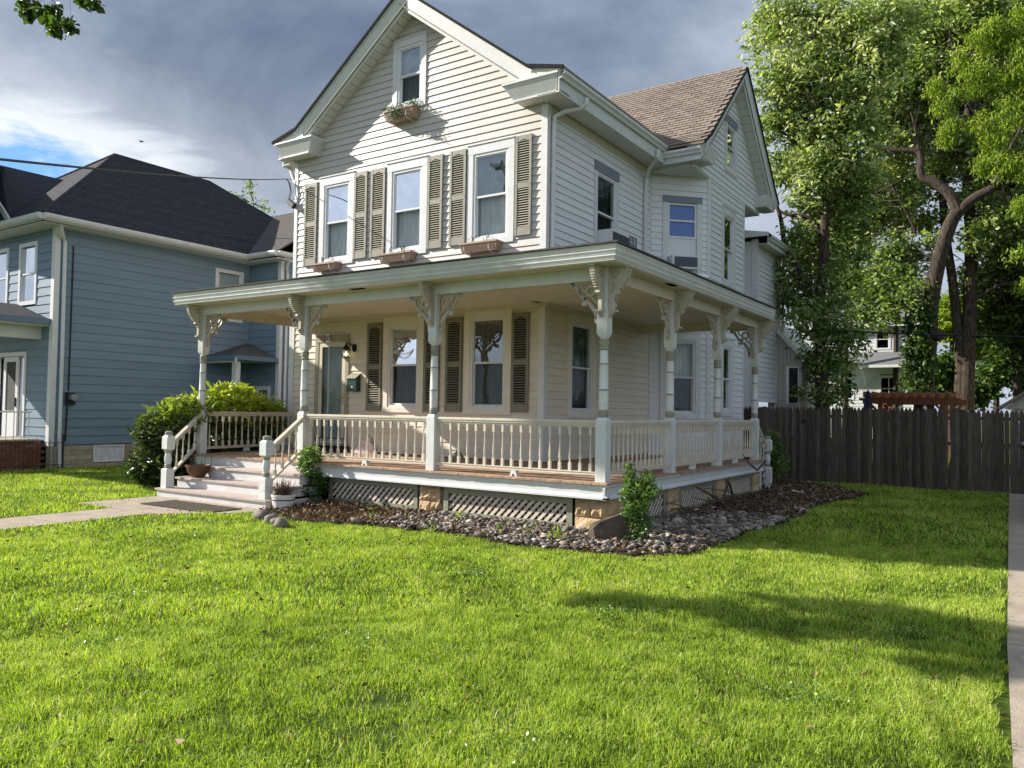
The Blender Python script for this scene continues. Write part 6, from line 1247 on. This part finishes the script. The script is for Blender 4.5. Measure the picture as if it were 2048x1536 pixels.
# trees 3 and 4: twin trunks
t3 = thing('tree', tuple(at(1912, 830, 'y', 25)), 'tree with straight twin trunks of ridged bark behind the right part of the fence', 'tree', 'trees behind the fence'); Y = 25
mb = MB(); s3 = limb(mb, [(at(1918, 900, 'y', Y).x, Y, G)]+pix([(1920, 800), (1922, 700), (1915, 650), (1905, 560), (1893, 480), (1885, 380), (1890, 250)], Y), .25, .12, 12); s3 += limb(mb, pix([(1932, 820), (1935, 720), (1940, 600), (1942, 500), (1938, 400), (1932, 300), (1945, 150), (1950, 20)], Y), .29, .14, 12); s3 += limb(mb, pix([(1945, 600), (2000, 570), (2060, 560)], Y), .08, .03); mb.build('trunk', 'bark', t3, True)
B3 = [(1990, 560, 60, 1.5), (2040, 520, 60, 2), (2000, 640, 60, 2), (2050, 620, 60, 2.5), (1980, 480, 50, 2), (2040, 700, 55, 3), (1970, 380, 40, 2), (2020, 360, 50, 2.5), (1890, 180, 60, 2.5), (1960, 200, 70, 3), (1860, 330, 40, 3), (1985, 730, 35, 3), (2030, 300, 60, 3), (2000, 210, 60, 2.5)]
cl = blobs(B3, Y, 32, .15); mb = MB(); twigs(mb, s3, cl, 90, .03); mb.build('branches', 'bark_dark', t3); foliage('crown', cl, 28, (.23, .23, .17), .22, 'leaf_deep', t3, asp=.6, droop=.3)
# undergrowth and more trees further back, one crown each
for i, (px, py, rp, Yb, mm, lb) in enumerate([(1900, 620, 62, 32, 'leaf_lime', 'sunlit bright green tree between the crooked trunk and the twin trunks'), (1990, 660, 75, 33, 'leaf_tree', 'sunlit green tree right of the twin trunks'), (2050, 740, 70, 31, 'leaf_deep', 'dark dense tree low at the right edge above the fence'), (1940, 760, 50, 30, 'leaf_deep', 'dark thicket low behind the twin trunks'), (1620, 520, 60, 44, 'leaf_deep', 'dark tree beyond the white house roof, seen under the crooked limb'), (2080, 560, 80, 28, 'leaf_tree', 'green tree at the far right edge behind the twin trunks'), (1690, 440, 70, 34, 'leaf_tree', 'sunlit tree high between the two nearest trunks, far behind'), (1790, 380, 60, 36, 'leaf_tree', 'distant tree seen under the crooked limb'), (2030, 420, 90, 28, 'leaf_tree', 'tall green tree filling the sky gap right of the twin trunks'), (2290, 420, 230, 26, 'leaf_deep', 'big dark tree past the right edge, mirrored in the side windows'), (1882, 745, 44, 26, 'leaf_deep', 'dark bush beside the ivy covered trunk')]):
    c = at(px, py, 'y', Yb); d = (c-CAM).dot(fw); r = rp*d/FPX; o = thing('background_tree', (c.x, Yb, G), lb, 'tree', 'background trees'); mb = MB(); mb.tube([(c.x, Yb, G), (c.x+.1, Yb, c.z)], [.16, .08], 7); mb.build('trunk', 'bark_dark', o)
    cl = np.concatenate([ellips((c.x+rnd.gauss(0, r*.35), Yb+rnd.gauss(0, .6), c.z+rnd.gauss(0, r*.35)), (r*.6, r*.5, r*.6), int(20*r*r)+14, .2) for _ in range(4)]); foliage('crown', cl, 24, (.2, .2, .16), .22, mm, o, asp=.6, droop=.2)
# right edge: drooping lime foliage of a nearer tree whose trunk is out of the frame
t5 = thing('honey_locust', (7.6, 9.5, G), 'nearer tree with drooping feathery lime green sprays reaching in from the right edge', 'tree'); Y = 9
mb = MB(); s5 = limb(mb, [(9.2, 10, G), (9.1, 10, 3), (8.6, 9.8, 5.5), (7.6, 9.5, 8), (6.5, 9.2, 10)], .28, .06); s5 += limb(mb, [(8.8, 9.9, 5), (7.2, 9.3, 7), (6.0, 9.0, 8.0), (5.0, 9, 8.4)], .1, .02); s5 += limb(mb, [(9, 10, 3.5), (7.2, 9.4, 5.0), (6.0, 9.0, 5.6)], .08, .02); mb.build('trunk', 'bark', t5, True)
B5 = [(2020, 60, 60, 0), (2060, 130, 60, 0), (1985, 150, 55, 0), (2030, 220, 60, 0), (1940, 165, 38, 0), (1900, 200, 30, 0), (1895, 250, 18, 0), (1960, 240, 40, 0), (2000, 290, 45, 0), (2050, 320, 50, 0), (2010, 335, 25, 0), (1975, 320, 16, 0), (2045, 400, 20, 0), (2050, 500, 22, 0), (2055, 560, 18, 0), (1890, 265, 14, 0), (1920, 120, 28, 0), (1870, 165, 16, 0), (2060, 30, 60, 0), (1960, 60, 40, 0)]
cl = blobs(B5, Y, 70, .2); cl = np.concatenate([cl-np.array([0, 0, k*.07]) for k in range(3)]+[ellips((x_, y_, z_), (1.7, 1.9, 1.1), 260, .2) for x_, y_, z_ in ((8.2, 6.2, 7.6), (9.5, 9.5, 8.2), (7.8, 11.5, 8.8), (10.5, 6.5, 6.8), (11, 12, 7.5))]); mb = MB(); twigs(mb, s5, cl, 70, .014); mb.build('branches', 'bark_dark', t5)
foliage('crown', cl, 22, (.08, .08, .05), .085, 'leaf_lime', t5, asp=.30, droop=.9)
# far tree behind the blue roof
t6 = thing('far_tree', tuple(at(500, 450, 'y', 40)), 'thin leaved distant tree top between the blue roof and the white house', 'tree'); c = at(503, 430, 'y', 40); mb = MB(); s6 = limb(mb, [(c.x, 40, G), (c.x, 40, c.z-1), tuple(c), tuple(c+Vector((.3, 0, 1)))], .25, .04); mb.build('trunk', 'bark_dark', t6)
cl = blobs([(500, 385, 18, 0), (480, 410, 22, 0), (520, 410, 20, 0), (505, 430, 26, 0), (535, 420, 10, 0), (465, 390, 8, 0), (500, 370, 8, 0)], 40, 7); mb = MB(); twigs(mb, s6[-4:], cl, 40, .03); mb.build('branches', 'bark_dark', t6); foliage('crown', cl, 9, (.2, .2, .2), .26, 'leaf_tree', t6, asp=.6)
# maple left out of the frame: its branch tip hangs into the top left corner, its crown dapples the lawn
t7 = thing('maple_tree', (-15.4, -18.6, G), 'maple whose leafy branch tip hangs into the top left corner of the picture', 'tree'); mb = MB(); s7 = limb(mb, [(-15.4, -18.6, G), (-15.3, -18.2, 4), (-15, -16.6, 8), (-14.5, -14, 11.2), (-13, -11, 11.5)],   .26, .03); s7 += limb(mb, [(-13, -11, 11.5), (-10.6, -8.5, 10), (-8.0, -6.0, 8.0)]+pix([(20, -60), (60, -8), (85, 25), (115, 42), (138, 50)], -4.2), .045, .008, 7)
s7 += limb(mb, pix([(60, -40), (130, -20), (170, 2), (195, 8)], -4.2), .02, .005, 5); mb.build('trunk', 'bark_dark', t7, True)
cl = np.concatenate([blobs([(60, 5, 16, 0), (85, 22, 14, 0), (110, 10, 16, 0), (100, 35, 14, 0), (118, 45, 10, 0), (135, 42, 8, 0), (140, 52, 6, 0), (60, 25, 8, 0), (52, 28, 5, 0), (170, 2, 12, 0), (185, 6, 9, 0), (110, 55, 6, 0)], -4.2, 260)]); foliage('leaves', cl, 6, (.03, .03, .03), .085, 'leaf_deep', t7, asp=.9, droop=.7)
mb = MB(); twigs(mb, [s for s in s7[-14:]], cl, 34, .006); mb.build('twigs', 'bark_dark', t7)
# crown of the same tree, up where its shade falls on the lawn and the porch front
def shade(px, py, z): p = at(px, py, 'z', G); return p-SUN*((z-G)/-SUN.z)
cc = []
for px, py, z, r in [(1300, 1212, 7.2, .30), (1370, 1215, 7.3, .32), (1440, 1222, 7.4, .34), (1500, 1232, 7.3, .3), (1640, 1215, 7.2, .25), (1720, 1225, 7.2, .35), (1800, 1240, 7.4, .42), (1880, 1252, 7.6, .42), (1960, 1262, 7.6, .40), (2040, 1275, 7.8, .5), (1560, 1245, 7.2, .28), (1700, 1262, 7.3, .26), (1850, 1285, 7.6, .3), (2000, 1310, 7.6, .3), (2020, 1350, 7.6, .3), (1620, 1265, 7.2, .2)]:
    p = shade(px, py, z); cc.append(ellips(tuple(p), (r*1.1, r*.8, r*.5), 8, .1))
for i in range(34):
    p = shade(1500+16*i+rnd.uniform(-8, 8), rnd.uniform(1062, 1102)+(i*.9 if i > 16 else 0), 11+rnd.uniform(-.3, .3)); cc.append(ellips(tuple(p), (.5, .42, .3), 16, .1))
foliage('crown', np.concatenate(cc), 15, (.09, .09, .06), .14, 'leaf_deep', t7, asp=.85, droop=.5)

# ------------------------------------------------------------------ pebbles, litter, grass
def inpoly(P, poly):
    x, y = P[:, 0], P[:, 1]; c = np.zeros(len(P), bool); n = len(poly)
    for i in range(n):
        x1, y1 = poly[i]; x2, y2 = poly[(i+1) % n]; k = ((y1 > y) != (y2 > y)) & (x < (x2-x1)*(y-y1)/((y2-y1) if y2 != y1 else 1e-9)+x1); c ^= k
    return c
def scatter(n, x0, x1, y0, y1): return np.stack([rng.uniform(x0, x1, n), rng.uniform(y0, y1, n)], 1)
ph = (1+5**.5)/2; IV = np.array([(-1, ph, 0), (1, ph, 0), (-1, -ph, 0), (1, -ph, 0), (0, -1, ph), (0, 1, ph), (0, -1, -ph), (0, 1, -ph), (ph, 0, -1), (ph, 0, 1), (-ph, 0, -1), (-ph, 0, 1)])/1.9
IF = np.array([(0, 11, 5), (0, 5, 1), (0, 1, 7), (0, 7, 10), (0, 10, 11), (1, 5, 9), (5, 11, 4), (11, 10, 2), (10, 7, 6), (7, 1, 8), (3, 9, 4), (3, 4, 2), (3, 2, 6), (3, 6, 8), (3, 8, 9), (4, 9, 5), (2, 4, 11), (6, 2, 10), (8, 6, 7), (9, 8, 1)])
def stones(name, P, size, z, m='pebble', flat_=.5, label=None):
    N = len(P); s = size*np.exp(rng.normal(0, .42, N)); a = rng.uniform(0, 6.28, N); V = IV[None]*(1+rng.normal(0, .13, (N, 12, 1))); V = V*(s[:, None, None]*np.stack([np.ones(N), rng.uniform(.55, .95, N), flat_*rng.uniform(.6, 1.2, N)], 1)[:, None, :])
    tx_, ty_ = rng.normal(0, .25, N), rng.normal(0, .25, N); V[:, :, 2] += V[:, :, 0]*tx_[:, None]+V[:, :, 1]*ty_[:, None]
    x = V[:, :, 0]*np.cos(a)[:, None]-V[:, :, 1]*np.sin(a)[:, None]; y = V[:, :, 0]*np.sin(a)[:, None]+V[:, :, 1]*np.cos(a)[:, None]
    V = np.stack([x+P[:, 0:1], y+P[:, 1:2], V[:, :, 2]+(z+rng.uniform(-.01, .022, N))[:, None]], 2).reshape(-1, 3); F = (np.arange(N)[:, None, None]*12+IF[None]).reshape(-1, 3)
    return bulk(name, V, F, m, None, np.repeat(rng.beta(1.6, 1.8, N), 12), kind='stuff')
BEDn = [(x, y) for x, y in BED]
P = scatter(46000, -3.6, 1.75, -1.7, 9); P = P[inpoly(P, BEDn)]; P = P[(P[:, 1] < .02) | (P[:, 0] > .08)]
wgt = np.where(P[:, 1] < .3, np.clip((P[:, 0]+3.5)/1.6, .05, .9), np.clip(1.15-(P[:, 1]-1.5)/2.6, .10, 1)); wgt *= np.where((P[:, 0] > .7) & (P[:, 1] > -1.5) & (P[:, 1] < -.7), .45, 1); P = P[rng.uniform(0, 1, len(P)) < wgt*.62]
stones('pebbles', P, .027, np.full(len(P), G+.052), flat_=.42)
P = scatter(1500, -.1, 1.6, .5, 2.6); P = P[inpoly(P, BEDn) & (P[:, 0] > .15)][:520]; stones('pebbles', P, .043, np.full(len(P), G+.055), flat_=.45)
def litter(name, P, size, m='leaf_litter', z=.045):
    N = len(P); C = np.concatenate([P, (G+z+rng.uniform(0, .035, N))[:, None]], 1); V, F = leaves_at(C, size*(1+rng.normal(0, .3, N)).clip(.4, 2), asp=.55, droop=0, fold=.2); V[:, 2] = np.maximum(V[:, 2], G+.02); return bulk(name, V, F, m, None, np.repeat(rng.beta(1.5, 2, N), 4), kind='stuff')
P = scatter(60000, -5.1, 1.95, -1.7, 10.3); P = P[inpoly(P, BEDn)]; P = P[(P[:, 1] < .02) | (P[:, 0] > .08) | (P[:, 1] > 7)]; k = np.where(P[:, 1] < .3, np.where(P[:, 0] < -2.6, 1, .34), np.clip((P[:, 1]-1.5)/2.0, .2, 1)); k = np.where((P[:, 0] > .6) & (P[:, 1] < -.6), .5, k); P = P[rng.uniform(0, 1, len(P)) < k*.62]
litter('leaf_litter', P, .06)
# dead leaves and bits on the lawn and walk, each a small thing in the grass
P = scatter(520, -5, 4.3, -7.8, -1.5); litter('lawn_debris', P, .034, z=.04)
# patches of clover among the blades
cl = []
for x_, y_, r_ in [(-2.2, -4.6, .3), (.9, -5.2, .22), (2.6, -6.0, .25), (-.4, -6.3, .2), (3.6, -4.6, .22), (-3.6, -3.4, .3), (1.9, -3.6, .2), (3.9, -2.75, .16), (2.0, -7.0, .2), (.2, -3.0, .2), (-1.4, -5.6, .25)]:
    n_ = int(900*r_); P = rng.normal(0, 1, (n_, 2))*r_*.5+np.array([x_, y_]); cl.append(np.concatenate([P, (G+rng.uniform(.03, .055, n_))[:, None]], 1))
cl = np.concatenate(cl); V, F = leaves_at(cl, rng.uniform(.012, .022, len(cl)), asp=.95, droop=0, fold=.05); bulk('clover', V, F, 'leaf_shrub', None, np.repeat(rng.uniform(.3, .95, len(cl)), 4), kind='stuff')
P = scatter(60, -7.8, -5.2, -2.4, -1.3); litter('walk_litter', P, .03, z=.012)
# grass
def lawn_ok(P):
    ok = ~inpoly(P, BEDn); x, y = P[:, 0], P[:, 1]
    e = 4.52-.022*(y+4.8); wob = .03*np.sin(y*5)+.02*np.sin(y*13); ok &= x < e-.03+wob
    ok &= ~((x > -6.95+.02*np.sin(y*9)) & (x < -5.97+.02*np.sin(y*7)) & (y < -2.5)); ok &= ~inpoly(P, [(-7.9, -2.5), (-5.9, -2.5), (-5.08, -1.72), (-4.98, -1.0), (-5.05, -.9), (-7.9, -.9)])
    ok &= ~((x > -8.6) & (x < .1) & (y > -.12) & (y < 10)); ok &= ~((x > XL) & (x < HX+1.1) & (y > 2)); ok &= ~((x < BX+.02) & (y > -2.5)); ok &= y < 13
    return ok
def blades(name, n, dmin, dmax, hgt, wid, segs):
    # sample in the view wedge, a little wider than the frame
    a = rng.uniform(-.72, .72, n); d = np.sqrt(rng.uniform(dmin**2, dmax**2, n)); ang = math.atan2(fw.y, fw.x)-a
    P = np.stack([CAM.x+d*np.cos(ang), CAM.y+d*np.sin(ang)], 1); P = P[lawn_ok(P)]; N = len(P)
    cl_ = np.sin(P[:, 0]*2.1+1.3*np.sin(P[:, 1]*1.7))*np.sin(P[:, 1]*2.6+1.1*np.sin(P[:, 0]*2.3)); tuft = np.sin(P[:, 0]*9+2*np.sin(P[:, 1]*7))*np.sin(P[:, 1]*11+2*np.sin(P[:, 0]*6))
    # thin spots
    bare = np.zeros(N)
    for bx_, by_, br_ in [(1.7, -5.9, .22), (2.35, -5.75, .2), (1.2, -6.6, .12), (.2, -6.4, .14), (3.3, -4.0, .2), (-.6, -4.4, .15), (2.9, -6.9, .15), (-1.8, -3.4, .15), (1.0, -3.9, .1), (2.0, -6.3, .28), (3.9, -2.9, .2), (-2.6, -5.2, .12), (-1.2, -7.0, .14), (.6, -7.1, .12), (3.6, -5.6, .14), (2.9, -3.2, .12)]: bare = np.maximum(bare, np.exp(-((P[:, 0]-bx_)**2+(P[:, 1]-by_)**2)/(br_**2)))
    keep = rng.uniform(0, 1, N) > bare*.85+.12*(tuft < -.45); P = P[keep]; cl_ = cl_[keep]; tuft = tuft[keep]; N = len(P)
    h = hgt*(1+.28*cl_+.28*tuft+rng.normal(0, .22, N)).clip(.3, 2.1); th = rng.uniform(0, 6.28, N); lean = np.abs(rng.normal(0, .55, N))+.15; f = rng.uniform(0, 6.28, N)
    dx, dy = np.cos(th)*lean, np.sin(th)*lean; w = wid*(.7+.6*rng.uniform(0, 1, N)); ex_, ey_ = np.cos(f)*w/2, np.sin(f)*w/2; B = np.concatenate([P, np.full((N, 1), G)], 1); o = np.zeros(N)
    v = (.46+.12*cl_+.14*tuft+rng.normal(0, .20, N)).clip(0, .93); v = np.where(rng.uniform(0, 1, N) < .035, 1.0, v)
    if segs == 2:
        m_ = B+np.stack([dx*h*.35, dy*h*.35, h*.6], 1); t_ = B+np.stack([dx*h*1.1, dy*h*1.1, h*(1-.25*lean)], 1); E = np.stack([ex_, ey_, o], 1)
        V = np.stack([B-E, B+E, m_+E*.75, m_-E*.75, t_], 1).reshape(-1, 3); k = np.arange(N)[:, None]*5; F = np.concatenate([k+np.array([[0, 1, 2]]), k+np.array([[0, 2, 3]]), k+np.array([[3, 2, 4]])], 0); vv = np.repeat(v, 5)
    else:
        t_ = B+np.stack([dx*h, dy*h, h], 1); E = np.stack([ex_, ey_, o], 1); V = np.stack([B-E, B+E, t_], 1).reshape(-1, 3); F = (np.arange(N)[:, None]*3+np.array([[0, 1, 2]])); vv = np.repeat(v, 3)
    return bulk(name, V, F, 'grass', None, vv, kind='stuff')
blades('grass', 210000, 2.6, 6.2, .043, .0048, 2); blades('grass', 230000, 6.2, 11, .045, .0075, 2); blades('grass', 260000, 11, 24, .048, .014, 1)
